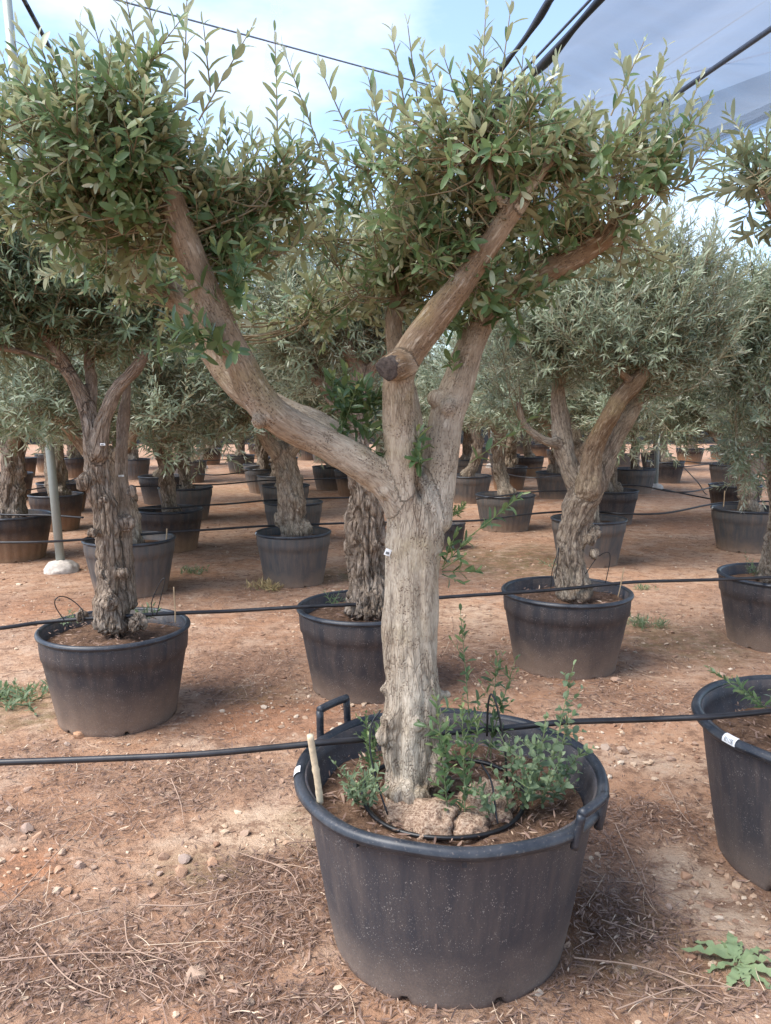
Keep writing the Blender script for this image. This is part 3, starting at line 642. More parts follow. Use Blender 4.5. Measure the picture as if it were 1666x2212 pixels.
def main_post(co, nm, cid, SK):
    x, y, _ = proj(co + BASE); front = smooth(.1, -.4, nm[:, 1])
    g = 0.045 * np.exp(-((x - (905 + 3 * np.sin(y / 14))) / 6.5) ** 2) * smooth(965, 990, y) * smooth(1095, 1060, y) * front
    g2 = 0.022 * np.exp(-((x - (864 + 4 * np.sin(y / 30))) / 9) ** 2) * smooth(1440, 1560, y) * front + 0.020 * np.exp(-((x - (934 - (y - 1600) * .06)) / 9) ** 2) * smooth(1540, 1620, y) * front
    g2 = g2 + 0.010 * np.exp(-((x - (848 + 5 * np.sin(y / 40))) / 7) ** 2) * smooth(1180, 1240, y) * smooth(1480, 1420, y) * front + 0.008 * np.exp(-((x - (915 + 6 * np.sin(y / 55))) / 8) ** 2) * smooth(1180, 1260, y) * front
    co = co - nm * (g + g2)[:, None] * np.array((.25, 1, .1))
    e0, e1 = SK[6][-2, :3], SK[6][-1, :3]; dn = unit(e1 - e0); h = np.sum((co - e1) * dn, 1); k = (cid == 6) & (h > 0)
    co[k] -= dn * h[k][:, None]; return co
wood_parts, mSK = wood('main_wood', mc, kn, 0.0055, 0.0038, 0.011, 11, M['bark_main'], tree0, rz, ['trunk', 'limb', 'limb', 'limb', 'limb', 'limb', 'stub', 'branch', 'branch'], post=main_post)
# the sawn end of the stub
e0, e1 = mSK[6][-2, :3], mSK[6][-1, :3]; dn = unit(e1 - e0); cpos = e1 + dn * 0.001
a = np.arange(20) / 20 * 2 * math.pi; ex = unit(np.cross(dn, (0, 0, 1.0))); ey = np.cross(ex, dn)
rr = 0.034 * (1 + 0.08 * np.sin(3 * a + 1) + 0.05 * np.sin(7 * a)); ringv = np.outer(np.cos(a) * rr, ex) + np.outer(np.sin(a) * rr * .95, ey)
b = MB(); v = np.vstack([ringv - dn * 0.02, ringv + dn * 0.004, ringv * .86 + dn * 0.006, [dn * 0.005]])
q = [(r_ * 20 + j, r_ * 20 + (j + 1) % 20, r_ * 20 + 20 + (j + 1) % 20, r_ * 20 + 20 + j) for r_ in (0, 1) for j in range(20)]
b.add(v, [(40 + j, 40 + (j + 1) % 20, 60) for j in range(20)], q)
cf = obj('cut_face', b.mesh('cut_face', [M['cut']]), tree0, cpos); cf['label'] = 'dark weathered saw cut on limb stub'
# knot on the left limb
F0 = Foliage(21)
crown(F0, [mSK[k] for k in (1, 2, 3, 4, 5, 7, 8)], mb_, 58, 0.043, 0.0134, 0.47, 0.019, (0.07, 0.16), 0.38, density=0.85, long_shoots=0.07, upb=0.45, gaps=7.0)
# shoots that stand clear of the crown in the photograph: tip and foot in the picture
for x0, y0, x1, y1, Yd in [(600, 330, 598, 75, 2.2), (310, 200, 265, -40, 1.9), (400, 210, 400, 10, 1.92), (430, 260, 545, 60, 1.95), (720, 400, 610, 110, 2.1), (760, 300, 690, 150, 2.1), (880, 260, 845, 70, 2.0),
                       (1040, 260, 1045, 20, 1.95), (1075, 250, 1100, 10, 1.98), (1210, 300, 1205, 130, 2.1), (1320, 250, 1390, 90, 2.1), (1380, 340, 1415, 190, 2.15), (1440, 360, 1515, 170, 2.2), (1450, 420, 1560, 290, 2.2),
                       (140, 240, 40, 60, 1.9), (60, 300, 5, 130, 1.9), (250, 220, 200, 40, 1.9), (350, 180, 320, -10, 1.9), (470, 340, 480, 240, 2.1), (640, 360, 655, 260, 2.2), (830, 330, 800, 170, 2.05), (905, 240, 880, 60, 2.0),
                       (1000, 240, 960, 130, 2.0), (1120, 260, 1130, 120, 2.0), (1480, 400, 1530, 300, 2.25), (180, 250, 120, 110, 1.9), (0, 250, -20, 110, 1.9), (455, 200, 440, 60, 1.95)]:
    p0, p1 = rel(x0, y0, Yd), rel(x1, y1, Yd - .03); F0.shoot(p0, p1 - p0, np.linalg.norm(p1 - p0), 0.024, 0.047, 0.0132, 0.58, 0.12, 0.0026, 38)
# sprouts low on the limbs, glossy green
FS = Foliage(5)
for x, y, Yd, n, ln in [(915, 985, 2.19, 7, .055), (500, 650, 2.02, 6, .14), (450, 735, 1.98, 5, .11), (480, 770, 2.0, 4, .09), (365, 755, 2.0, 3, .10), (760, 900, 2.24, 10, .11), (800, 880, 2.25, 8, .11), (720, 870, 2.26, 6, .10), (790, 945, 2.24, 6, .09),
                    (1075, 680, 2.3, 8, .10), (985, 800, 2.27, 2, .06), (1130, 660, 2.33, 6, .10), (1000, 700, 2.32, 6, .09)]:
    for _ in range(n):
        p = rel(x + FS.r.normal(0, 12), y + FS.r.normal(0, 12), Yd); FS.shoot(p, FS.r.normal(0, .6, 3) + np.array((0, -.35, .55)), ln * FS.r.uniform(.6, 1.2), 0.018, 0.046, 0.0145, 0.5, 0.3, 0.0018, 50)
for x0, y0, x1, y1, Yd in [(955, 1225, 1015, 1160, 2.22), (955, 1235, 1030, 1235, 2.2), (960, 1215, 985, 1150, 2.24), (955, 1230, 1000, 1200, 2.2), (955, 1240, 1000, 1260, 2.2), (958, 1225, 970, 1180, 2.22), (1000, 1170, 1130, 1075, 2.15), (560, 1140, 440, 560, 2.0)][:7]:
    p0, p1 = rel(x0, y0, 2.26), rel(x1, y1, Yd); FS.shoot(p0, p1 - p0, np.linalg.norm(p1 - p0), 0.022, 0.040, 0.012, 0.45, 0.1, 0.0022, 45, 0.3)
for x0, y0, x1, y1, Yd in [(1015, 1000, 1160, 900, 2.2), (330, 770, 420, 735, 1.95)]:
    p0, p1 = rel(x0, y0, Yd + .04), rel(x1, y1, Yd); FS.shoot(p0, p1 - p0, np.linalg.norm(p1 - p0), 0.030, 0.042, 0.014, 0.4, 0.1, 0.002, 50, 0.1)
# the 300 leaves that show largest are leaves of their own
A = F0.leaves(); ctr = A[:, :3] + A[:, 3:6] * A[:, 9:10] * .5 + BASE; px_, py_, zc_ = proj(ctr)
area = A[:, 9] * A[:, 10] * np.abs(np.sum(A[:, 6:9] * unit(ctr - CAM), 1)) / zc_ ** 2
inn = (px_ > 5) & (px_ < 1660) & (py_ > 5) & (py_ < 2200)
cell = (px_ // 14).astype(int) * 1000 + (py_ // 14).astype(int); order = np.lexsort((zc_, cell)); first = np.ones(len(A), bool); first[order[1:]] = cell[order[1:]] != cell[order[:-1]]
cand = np.where(inn & first)[0]; pick = cand[np.argsort(-area[cand])[:300]]
rest = np.setdiff1d(np.arange(len(A)), pick)
cr = obj('crown', foliage_mesh('main_crown', F0, M['leaf_big'], M['twig'], LT_BIG, A[rest]), tree0); cr['kind'] = 'stuff'
sp = obj('sprout', foliage_mesh('main_sprout', FS, M['leaf_lush'], M['stem_green'], LT_BIG), tree0); sp['kind'] = 'stuff'
leaf_var = []
for k in range(12):
    z3 = np.zeros((1, 3)); v, t, q, m = leaf_geo(z3, np.array([[0, 1., 0]]), np.array([[0, 0, 1.]]), np.ones(1), np.array([0.25]), np.array([0.02 + .035 * (k % 6)]), np.array([.15 + .1 * (k % 4)]), LT_BIG)
    leaf_var.append(mesh_np('leaf', v, t, q, [M['leaf_big']], attrs={'tint': ('FLOAT', np.full(len(v), 0.12 + 0.075 * k))}))
def leaf_obj(row, parent, mesh):
    p, ax, nr = Vector(row[:3]), Vector(row[3:6]), Vector(row[6:9]); sd_ = ax.cross(nr)
    o = obj('leaf', mesh, parent); ln, wd = row[9], row[10]
    mt = Matrix((( *sd_, 0), (*ax, 0), (*nr, 0), (0, 0, 0, 1))).transposed(); mt.translation = p
    o.matrix_local = mt @ Matrix.Diagonal((wd / 0.25, ln, ln, 1)); return o
for k in pick: leaf_obj(A[k], tree0, leaf_var[int(np.clip((A[k, 13] - .12) / .075, 0, 11))])
# root burls lying proud of the soil
iv3, jf3 = ico(4)
for x, y, Yd, rx, rz_ in [(935, 1752, 2.08, .085, .060), (1050, 1715, 2.17, .085, .070), (880, 1748, 2.14, .075, .035), (1010, 1760, 2.06, .06, .035)]:
    p = rel(x, y, Yd); p[2] = -0.012
    v = iv3 * (1 + 0.38 * fbm(iv3 * 2.6 + x, 4, 3)[:, None] + 0.12 * fbm(iv3 * 13, 3, 6)[:, None]) * (rx, rx, rz_)
    rb = obj('root_burl', mesh_np('root_burl', v, jf3, None, [M['burl']]), tree0, p)

# ------------------------------------------------------------------ pots
def torus_prof(rc, zc, rr, k=10, sq=1.0):
    return [(rc + rr * math.cos(t) * sq, zc + rr * math.sin(t)) for t in np.linspace(0, 2 * math.pi, k + 1)]
def soil_disc(r, amp, seed, k=40):
    prof = [(r * t, 0) for t in np.linspace(1, 0.02, 18)]
    v, q = lathe(prof, k); v[:, 2] = amp * fbm(np.stack([v[:, 0] * 9, v[:, 1] * 9, 0 * v[:, 0] + seed], -1), 3, seed) + amp * .8 * np.exp(-(v[:, 0] ** 2 + v[:, 1] ** 2) / (.3 * r) ** 2)
    v[-k:, 2] = v[-k:, 2].mean()
    t = [(17 * k + j, 17 * k + (j + 1) % k, 17 * k + (j + 2) % k) for j in range(0)]
    return v, q
def label_patch(R, zc, rr, a0, a1, t0=-0.1, t1=1.35):
    n, m = 8, 6; v = []; uv = []
    for i in range(n + 1):
        a = a0 + (a1 - a0) * i / n
        for j in range(m + 1):
            t = t0 + (t1 - t0) * j / m; r_ = R + (rr + 0.0015) * math.cos(t); v.append((r_ * math.cos(a), r_ * math.sin(a), zc + (rr + 0.0015) * math.sin(t))); uv.append((i / n, j / m, 0))
    q = [(i * (m + 1) + j, (i + 1) * (m + 1) + j, (i + 1) * (m + 1) + j + 1, i * (m + 1) + j + 1) for i in range(n) for j in range(m)]
    # small printed characters above the bars
    return mesh_np('label', v, None, q, [M['label']], attrs={'uvw': ('FLOAT_VECTOR', uv)})
def pot_main(name, loc, R=0.46, H=0.53, rz=0.0, notch=(), soil=0.44, handles=True):
    root = empty(name, loc, rz); Rb = R * 0.765
    zs = np.concatenate([[0, 0.012, 0.03], np.linspace(0.05, H - 0.03, 12)])
    prof = [(Rb * .97 if z == 0 else Rb + (R - 0.018 - Rb) * (z / H) ** 0.9 + (0.0), z) for z in zs] + [(R - 0.016, H - 0.01)]
    inner = [(R - 0.028, H - 0.008), (R - 0.034, H - 0.05), (Rb + (R - .02 - Rb) * .8 - .02, soil - 0.03), (Rb * .9, soil - 0.06)]
    def mod(r, z, a):
        for an, wdt, hh in notch:
            d = np.abs((a - an + math.pi) % (2 * math.pi) - math.pi); k = d < wdt
            for row in range(3): z[row, k] = hh + row * 0.004 + 0.006 * np.cos(d[k] / wdt * 1.4)
        wob = 1 + 0.004 * np.sin(2 * a + .6) + 0.003 * np.sin(5 * a)
        return r * wob, z
    v, q = lathe(prof + inner, 128, mod); obj('body', mesh_np('pot_body', v, None, q[:, ::-1][:, ::-1], [M['pot_main']]), root)
    v, q = lathe([(Rb * .8, 0.13), (Rb * .8, 0.004)], 48); obj('inner_wall', mesh_np('pot_inner', v, None, q, [M['rim']]), root)
    v, q = lathe(torus_prof(R - 0.006, H - 0.014, 0.018, 12), 128, lambda r, z, a: (r * (1 + 0.004 * np.sin(2 * a + .6) + 0.003 * np.sin(5 * a)), z + 0.003 * np.sin(3 * a + 1) + 0.002 * np.sin(9 * a)))
    obj('rim', mesh_np('pot_rim', v, None, q[:, ::-1], [M['rim']]), root)
    v, q = soil_disc(R * .875, 0.018, 3, 64); obj('soil', mesh_np('pot_soil', v, None, q[:, ::-1], [M['soil']]), root, (0, 0, soil))
    return root
def handle(root, ang, R, H, wa=0.21, up=0.072, out=0.03):
    b = MB(); c = lambda a, r_, z: np.array((r_ * math.cos(a), r_ * math.sin(a), z))
    for s in (-1, 1):
        p = np.array([c(ang + s * wa * 1.02, R + 0.004, H - 0.055), c(ang + s * wa, R + 0.012, H - .01), c(ang + s * wa * .96, R + out, H + up * .96)])
        v, t, q = tube(catmull(p, 4), 0.0125, 8); b.add(v, t, q)
    aa = np.linspace(ang - wa * 1.0, ang + wa * 1.0, 9); p = np.array([c(x, R + out, H + up) for x in aa]); v, t, q = tube(p, 0.0135, 8); b.add(v, t, q)
    return obj('handle', b.mesh('pot_handle', [M['rim']]), root)
pc = PZ(971, 1650, 0.53)
PM = np.array((pc[0], pc[1], 0.0)); PM[2] = gh(PM[0], PM[1])[0] - 0.012
px2ang = lambda pot, x, y, z: math.atan2(*(PZ(x, y, z)[:2] - pot[:2])[::-1])
nt1, nt2 = px2ang(PM, 880, 2150, 0.02), px2ang(PM, 1080, 2160, 0.02)
potm = pot_main('plant_pot', PM, 0.462, 0.545, 0, [(nt1, .05, .03), (nt2, .055, .034)])
tag(potm, 'large smooth black plastic pot with two handles and a label on its rim', 'plant pot')
handle(potm, px2ang(PM, 1255, 1735, .56), .462, .545, 0.14, 0.045, 0.020); handle(potm, px2ang(PM, 752, 1560, .56), .462, .545, 0.15, .085, .015)
la = px2ang(PM, 642, 1660, .53); lb = obj('label', label_patch(.456, .531, .018, la - .045, la + .045, -.6, 1.6), potm)
for x, y in ((795, 1812), (995, 1825)):
    a_ = px2ang(PM, x, y - 20, .50); b = MB(); R3 = np.array(Matrix.Rotation(a_, 3, 'Z')); v, q = box((.452 * math.cos(a_), .452 * math.sin(a_), .508), .014, .012, .022, R3); b.add(v, None, q)
    obj('lug', b.mesh('lug', [M['rim']], shade=False), potm)

def pot_std_parts(R, H, style):
    Rb = R * 0.80; zc0 = H * 0.72
    prof = [(Rb * .975, 0.0), (Rb, 0.014), (Rb, 0.03)] + [(Rb + (R * .955 - Rb) * t, 0.03 + (zc0 - .03) * t) for t in np.linspace(.1, 1, 8)]
    nlow = len(prof)
    prof += [(R * .975, zc0 + .008), (R * .985, zc0 + 0.05), (R * .99, H - 0.045), (R * .985, H - .02)]
    prof += [(R * .95, H - 0.012), (R * .93, H - .10), (R * .88, H - .16)]
    np_ = {0: 24, 1: 30, 2: 0, 3: 0, 4: 24}[style]
    def mod(r, z, a):
        if np_:
            w = 0.5 + 0.5 * np.cos(a * np_); w = smooth(.12, .45, w)
            for i in range(2, nlow): r[i] = r[i] * (1 - 0.014 * (1 - w)) * (1.006 if 3 < i < nlow else 1)
            if style == 1: z[nlow - 1] = z[nlow - 1] - 0.018 * (1 - w)
        else:
            for i in range(2, nlow): r[i] = r[i] * (1 + 0.003 * np.sin(a * 17))
        d = np.abs((a * 6 / (2 * math.pi) + .3) % 1 - .5) < .045
        for row in range(3): z[row, d] = 0.022 + row * .004
        return r, z
    v, q = lathe(prof, 144, mod)
    body = mesh_np('pot_body_std', v, None, q, [M['pot_grey' if style in (1, 3, 4) else ('pot_near' if style == 2 else 'pot')]])
    v, q = lathe(torus_prof(R * .99, H - .014, .0145, 10), 72); rim = mesh_np('pot_rim_std', v, None, q[:, ::-1], [M['rim']])
    v, q = soil_disc(R * .92, .02, 5 + style); soil = mesh_np('pot_soil_std', v, None, q[:, ::-1], [M['soil']])
    v, q = lathe([(Rb * .8, 0.10), (Rb * .8, 0.004)], 32); inner = mesh_np('pot_inner_std', v, None, q, [M['rim']])
    return body, rim, soil, inner
STD = [pot_std_parts(.39, .50, s) for s in (0, 1, 2, 3, 4)]
def pot_std(loc, dia, H, style, rz, name='plant_pot'):
    root = empty(name, loc, rz); s = dia / .78; body, rim, soil, inner = STD[style]; zz = H / .50
    for n, me in (('body', body), ('rim', rim), ('soil', soil), ('inner_wall', inner)):
        o = obj(n, me, root); o.scale = (s, s, zz)
        if n == 'soil': o.location = (0, 0, H - 0.075)
    return root
def solve(x, w, yr, yb, H=0.50):
    p = PZ(x, yr, H - .01); est = [p[1]]
    if yb:
        g = PZ(x, yb, 0.0); est.append(g[1] + 0.31)
    Yc = float(np.mean(est)); d = ray(x, yr); P_ = CAM + d * (Yc / d[1]); zc = (np.array((P_[0], Yc, H)) - CAM) @ FWD
    return np.array((P_[0], Yc, 0.0)), float(np.clip(w * zc / FPX, .62, .84))
# picture x of centre, rim width, rim y, bottom y, style, row word
POTS = {
 'a': (248, 310, 1350, 1583, 2), 'b': (789, 288, 1312, 1520, 2), 'c': (1224, 272, 1270, 1475, 2), 'd': (1688, 250, 1232, 1424, 2),
 'p1': (24, 162, 1114, 1213, 0), 'p8': (280, 190, 1164, 1292, 4), 'p9': (366, 140, 1097, 1194, 0), 'p2': (121, 110, 1068, 1144, 0), 'p17': (634, 160, 1148, 1272, 3), 'p16': (634, 125, 1084, None, 1), 'p23': (1092, 126, 1064, 1156, 1),
 'p29': (1272, 158, 1115, 1229, 3), 'p30': (1318, 118, 1054, 1140, 2), 'p37': (1618, 150, 1092, 1200, 1), 'p36': (1589, 107, 1047, None, 0),
 'p3': (22, 92, 1024, 1079, 0), 'p4': (44, 67, 993, 1028, 0), 'p5': (107, 60, 985, 1014, 0), 'p6': (135, 104, 1043, 1104, 0), 'p7': (160, 65, 998, 1022, 0), 'p10': (401, 114, 1055, 1124, 1), 'p11': (350, 98, 1026, None, 2), 'q11': (408, 76, 995, 1046, 1),
 'p12': (452, 54, 972, 1001, 0), 'q12': (458, 46, 957, 985, 0), 'p13': (572, 84, 1013, 1063, 1), 'q13': (565, 78, 1000, None, 1), 'p14': (603, 93, 1031, 1082, 1), 'p15': (617, 102, 1047, None, 1), 'p18': (715, 80, 1010, 1054, 1), 'q18': (766, 86, 1016, 1074, 0),
 'p20': (1013, 96, 1023, 1090, 1), 'p21': (1007, 74, 992, None, 1), 'p22': (1030, 56, 966, None, 1), 'p24': (1100, 77, 1006, 1060, 0), 'p25': (1090, 66, 980, None, 1), 'p26': (1142, 66, 987, 1029, 0), 'p27': (1205, 93, 1018, 1082, 1), 'p28': (1062, 48, 957, None, 1), 'q28': (1165, 48, 958, None, 0),
 'p31': (1372, 88, 1008, 1072, 1), 'p32': (1438, 78, 994, 1047, 2), 'p33': (1418, 64, 978, None, 1), 'p34': (1491, 57, 966, 1006, 0), 'p35': (1577, 83, 1003, None, 1),
 'r1': (250, 58, 975, None, 0), 'r2': (700, 54, 966, None, 1), 'r3': (820, 60, 978, None, 1), 'r4': (900, 50, 962, None, 0), 'r5': (1240, 60, 976, None, 1), 'r6': (1300, 52, 964, None, 0), 'r7': (1650, 66, 985, None, 1), 'r8': (560, 48, 958, None, 0), 'r9': (950, 74, 992, None, 1), 'r10': (1270, 48, 955, None, 0), 'r11': (350, 46, 955, None, 1), 'r12': (30, 50, 962, None, 0),
 'r13': (520, 60, 982, None, 1), 'r14': (610, 66, 988, None, 0), 'r15': (660, 50, 962, None, 1), 'r16': (740, 46, 956, None, 0), 'r17': (860, 68, 990, None, 1), 'r18': (1120, 44, 953, None, 1), 'r19': (1210, 56, 972, None, 0), 'r20': (1340, 60, 980, None, 1), 'r21': (1560, 50, 962, None, 0), 'r22': (200, 50, 962, None, 1), 'r23': (110, 46, 956, None, 0), 'r24': (290, 66, 990, None, 1),
}
LAB = {
 'a': 'black pot with a muddy lower half, under the twin-stemmed gnarled olive', 'b': 'black pot half hidden behind the thick pale trunk', 'c': 'black pot with broad collar, under the forked olive with a horned limb',
 'd': 'very dark pot holding a pale wispy weed', 'p1': 'brown-stained ribbed pot beside the leaning metal pole', 'p8': 'grey dusty ribbed pot just behind the twin-stemmed trunk', 'p9': 'dark ribbed pot with the burled trunk of smooth orange bark',
 'p2': 'orange-stained ribbed pot crossed by the leaning metal pole', 'p17': 'grey-green pot with scalloped collar beside a clump of dry yellow weeds', 'p16': 'scalloped pot directly behind the pot with yellow weeds', 'p23': 'scalloped pot with an orange-stained base under a trunk with a bulbous foot',
 'p3': 'dark ribbed pot just behind the brown-stained pot near the leaning pole', 'p6': 'dark pot peeking out behind the orange-stained pot crossed by the pole', 'p10': 'grey scalloped pot under a knobbly trunk, just behind the orange-barked tree',
 'p11': 'plain dark pot mostly hidden behind the orange-barked burled trunk', 'p15': 'scalloped pot second in line behind the pot with yellow weeds', 'p14': 'scalloped pot third in line behind the pot with yellow weeds', 'p20': 'wide grey scalloped pot seen just past the thick pale trunk',
 'p27': 'grey scalloped pot between the orange-stained pot and the forked olive', 'p31': 'grey scalloped pot standing against the straight galvanised pole', 'q18': 'dusty ribbed pot peeping out under the thick elbowed limb',
 'p29': 'dusty black pot close behind the forked olive trunk', 'p30': 'tall narrow-looking dark pot beyond the forked olive trunk', 'p37': 'grey scalloped pot with white label, hung over by drooping shoots', 'p36': 'dark ribbed pot beneath the trunk with a long bent arm',
}
SITE = {}
for k, (x, w, yr_, yb, st) in POTS.items():
    p, dia = solve(x, w, yr_, yb); H = .50
    p[2] = gh(p[0], p[1])[0] - 0.012
    o = pot_std(p, dia, H, st, rng.uniform(0, 6.28)); SITE[k] = (p, dia)
    far = p[1] > 15
    if k in LAB: tag(o, LAB[k], 'plant pot')
    elif far: tag(o, 'small-looking dark tree pot in the distant rows of the nursery', 'plant pot', 'tree pots in the distant rows')
    else: tag(o, 'dust-stained tree pot standing in the middle rows of the nursery', 'plant pot', 'tree pots in the middle rows')
    if k in ('p17', 'p37'):
        aa = px2ang(p, x - w / 2 + (3 if k == 'p17' else 18), yr_ + 3, .49); s = dia / .78
        lo = obj('label', label_patch(.386, .486, .0145, aa - .05, aa + .05, -.9, 1.5), o); lo.scale = (s, s, 1); lo.rotation_euler = (0, 0, -o.rotation_euler.z)
p39 = PZ(1806, 1550, .53); p39 = np.array((p39[0], p39[1], 0)); p39[2] = gh(p39[0], p39[1])[0] - .012
pr = pot_main('plant_pot', p39, .462, .545, 0, [(px2ang(p39, 1655, 1930, .02), .07, .035)])
tag(pr, 'smooth black pot with a barcode label on its thick rim', 'plant pot')
la = px2ang(p39, 1572, 1590, .53); obj('label', label_patch(.456, .531, .018, la - .06, la + .06, -.3, 1.7), pr)
SITE['e'] = (p39, .92)
# small nursery pot behind the main trunk
ps = PZ(972, 1132, .30); ps = np.array((ps[0], ps[1], gh(ps[0], ps[1])[0] - .01))
o = pot_std(ps, .36, .32, 2, 0); tag(o, 'small grey-blue pot with a leafy seedling, behind the thick trunk', 'plant pot')

# ------------------------------------------------------------------ the other trees
def near_tree(key, chains, blobs, label, bark, leafm, llen, lwid, tint, per, seed, knobs=(), vox=.010, base_px=None, amp=.012, lump=.02, lt=LT_MID, cmat=None, slim=1.0, **kw):
    p, dia = SITE[key]; bs = np.array((*PY(*base_px)[:2], 0.0)) if base_px else p.copy(); bs[2] = p[2] + .42
    c, b_ = shift([ch(r) for r in chains], bl(blobs), bs); root = empty('olive_tree', bs); tag(root, label, 'olive tree')
    for c_ in c: c_[:, 3] *= slim
    kk = []
    for x, y, Yd, rp in knobs: q = PY(x, y, Yd) - bs; kk.append((*q, rp * Yd / FPX * .85))
    rough = lambda co, al: np.clip(1.0 - al * 1.5, 0, 1) * .8
    parts, SK = wood(key + '_wood', c, kk, vox, amp, lump, seed, M[bark], root, rough, cmat=cmat)
    F = Foliage(seed); crown(F, SK, b_, per, llen, lwid, tint, 0.020, **kw)
    cr = obj('crown', foliage_mesh(key + '_crown', F, M[leafm], M['twig'], lt, k=3), root); cr['kind'] = 'stuff'
    return root, F, bs
YA = SITE['a'][0][1]
near_tree('a', [[(243, 1350, YA, 62), (237, 1290, YA, 50), (235, 1200, YA, 42), (225, 1100, YA, 42), (212, 1000, YA, 40), (200, 930, YA, 30), (190, 880, YA, 24)],
                [(205, 960, YA, 30), (180, 870, YA, 27), (140, 790, YA - .05, 22), (95, 725, YA - .1, 18), (50, 680, YA - .15, 12)],
                [(212, 985, YA - .05, 33), (222, 915, YA - .08, 29), (246, 850, YA - .1, 25), (290, 800, YA - .12, 23), (330, 735, YA - .1, 18), (350, 680, YA - .1, 12)],
                [(275, 1310, YA + .08, 40), (272, 1200, YA + .1, 30), (265, 1100, YA + .12, 27), (262, 1000, YA + .15, 22), (268, 900, YA + .2, 18), (280, 800, YA + .25, 13)],
                [(150, 800, YA - .05, 16), (80, 768, YA - .1, 12), (0, 750, YA - .2, 11), (-60, 730, YA - .2, 8)], [(195, 900, YA, 22), (197, 830, YA + .05, 20), (190, 760, YA + .1, 14)]],
          [(90, 600, YA - .1, 170, 100, .4, 1.2), (-40, 640, YA - .2, 120, 110, .4, .7), (250, 620, YA, 130, 110, .4, .8), (40, 480, YA - .1, 140, 80, .35, .7), (230, 500, YA + .1, 150, 90, .35, .7), (330, 720, YA + .1, 70, 60, .25, .3), (110, 700, YA + .15, 110, 50, .3, .4)],
          'twin-stemmed gnarled olive tree with furrowed bark and a white tag', 'bark_old', 'leaf_mid', .058, .0115, .32, 42, 31,
          [(235, 1300, YA - .1, 22), (180, 1040, YA - .05, 18), (275, 1130, YA + .05, 22), (285, 1060, YA + .05, 16), (225, 1080, YA - .12, 16), (220, 1240, YA - .13, 14), (270, 1240, YA - .05, 20), (175, 1330, YA - .05, 20), (300, 1345, YA - .05, 24), (200, 1150, YA - .1, 15), (235, 1260, YA - .14, 12)],
          amp=.010, lump=.024, slim=.67, long_shoots=.03)
YB = SITE['b'][0][1]
near_tree('b', [[(800, 1320, YB, 60), (795, 1240, YB, 44), (790, 1150, YB, 42), (785, 1060, YB, 36), (770, 960, YB, 28), (768, 870, YB, 24)],
                [(770, 900, YB, 24), (772, 800, YB, 20), (755, 755, YB - .02, 17), (715, 722, YB - .05, 12)], [(772, 870, YB, 18), (800, 800, YB, 12), (850, 740, YB, 10)],
                [(765, 900, YB, 22), (700, 830, YB + .1, 18), (640, 760, YB + .2, 12)]],
          [(640, 700, YB + .1, 160, 110, .4, 1.0), (760, 640, YB + .1, 150, 90, .4, .9), (880, 640, YB + .2, 140, 110, .4, .9), (560, 640, YB + .2, 110, 100, .4, .6), (680, 820, YB + .2, 110, 70, .3, .5), (650, 530, YB + .2, 160, 80, .4, .8), (860, 500, YB + .2, 130, 90, .4, .6)],
          'slender dark-barked olive tree half hidden behind the thick pale trunk', 'bark_old', 'leaf_silver', .054, .009, .42, 40, 32, [(800, 1290, YB - .1, 24), (770, 1170, YB - .05, 18), (810, 1180, YB - .08, 18)], amp=.014)
YC = SITE['c'][0][1]
near_tree('c', [[(1240, 1285, YC, 56), (1236, 1240, YC, 44), (1233, 1170, YC, 40), (1250, 1100, YC, 44), (1272, 1050, YC, 38), (1275, 1000, YC, 28)],
                [(1268, 1060, YC - .06, 34), (1278, 985, YC - .12, 29), (1300, 930, YC - .17, 27), (1335, 868, YC - .22, 26), (1372, 825, YC - .25, 24), (1398, 795, YC - .27, 14)],
                [(1285, 1050, YC + .05, 34), (1325, 950, YC + .1, 29), (1368, 880, YC + .15, 24), (1395, 830, YC + .2, 18)],
                [(1250, 1060, YC + .03, 28), (1222, 985, YC + .06, 25), (1213, 920, YC + .08, 24), (1206, 850, YC + .1, 20), (1212, 780, YC + .12, 15), (1225, 700, YC + .12, 10)],
                [(1212, 960, YC + .05, 16), (1170, 948, YC, 13), (1132, 915, YC, 11), (1120, 870, YC, 9)], [(1368, 825, YC - .26, 13), (1345, 808, YC - .29, 11), (1323, 792, YC - .31, 5)]],
          [(1310, 690, YC, 220, 110, .5, 1.5), (1160, 640, YC + .1, 130, 120, .4, .9), (1420, 640, YC, 170, 120, .45, 1.2), (1480, 730, YC - .1, 110, 80, .35, .6), (1130, 760, YC, 110, 80, .3, .6), (1300, 560, YC + .1, 190, 70, .4, .8), (1450, 560, YC + .1, 90, 80, .3, .5), (1250, 810, YC + .15, 100, 50, .25, .4)],
          'silvery olive tree with a forked pale trunk and a brown horned limb', 'bark_pale', 'leaf_silver', .054, .0085, .48, 46, 33,
          [(1270, 1060, YC - .1, 18), (1285, 1150, YC - .02, 18), (1278, 1165, YC - .06, 16), (1215, 1180, YC - .05, 16), (1282, 1195, YC - .04, 12)], amp=.008, lump=.020, slim=.80, long_shoots=.08, cmat={1: 'bark_brown', 5: 'bark_brown'})
YD = SITE['d'][0][1]
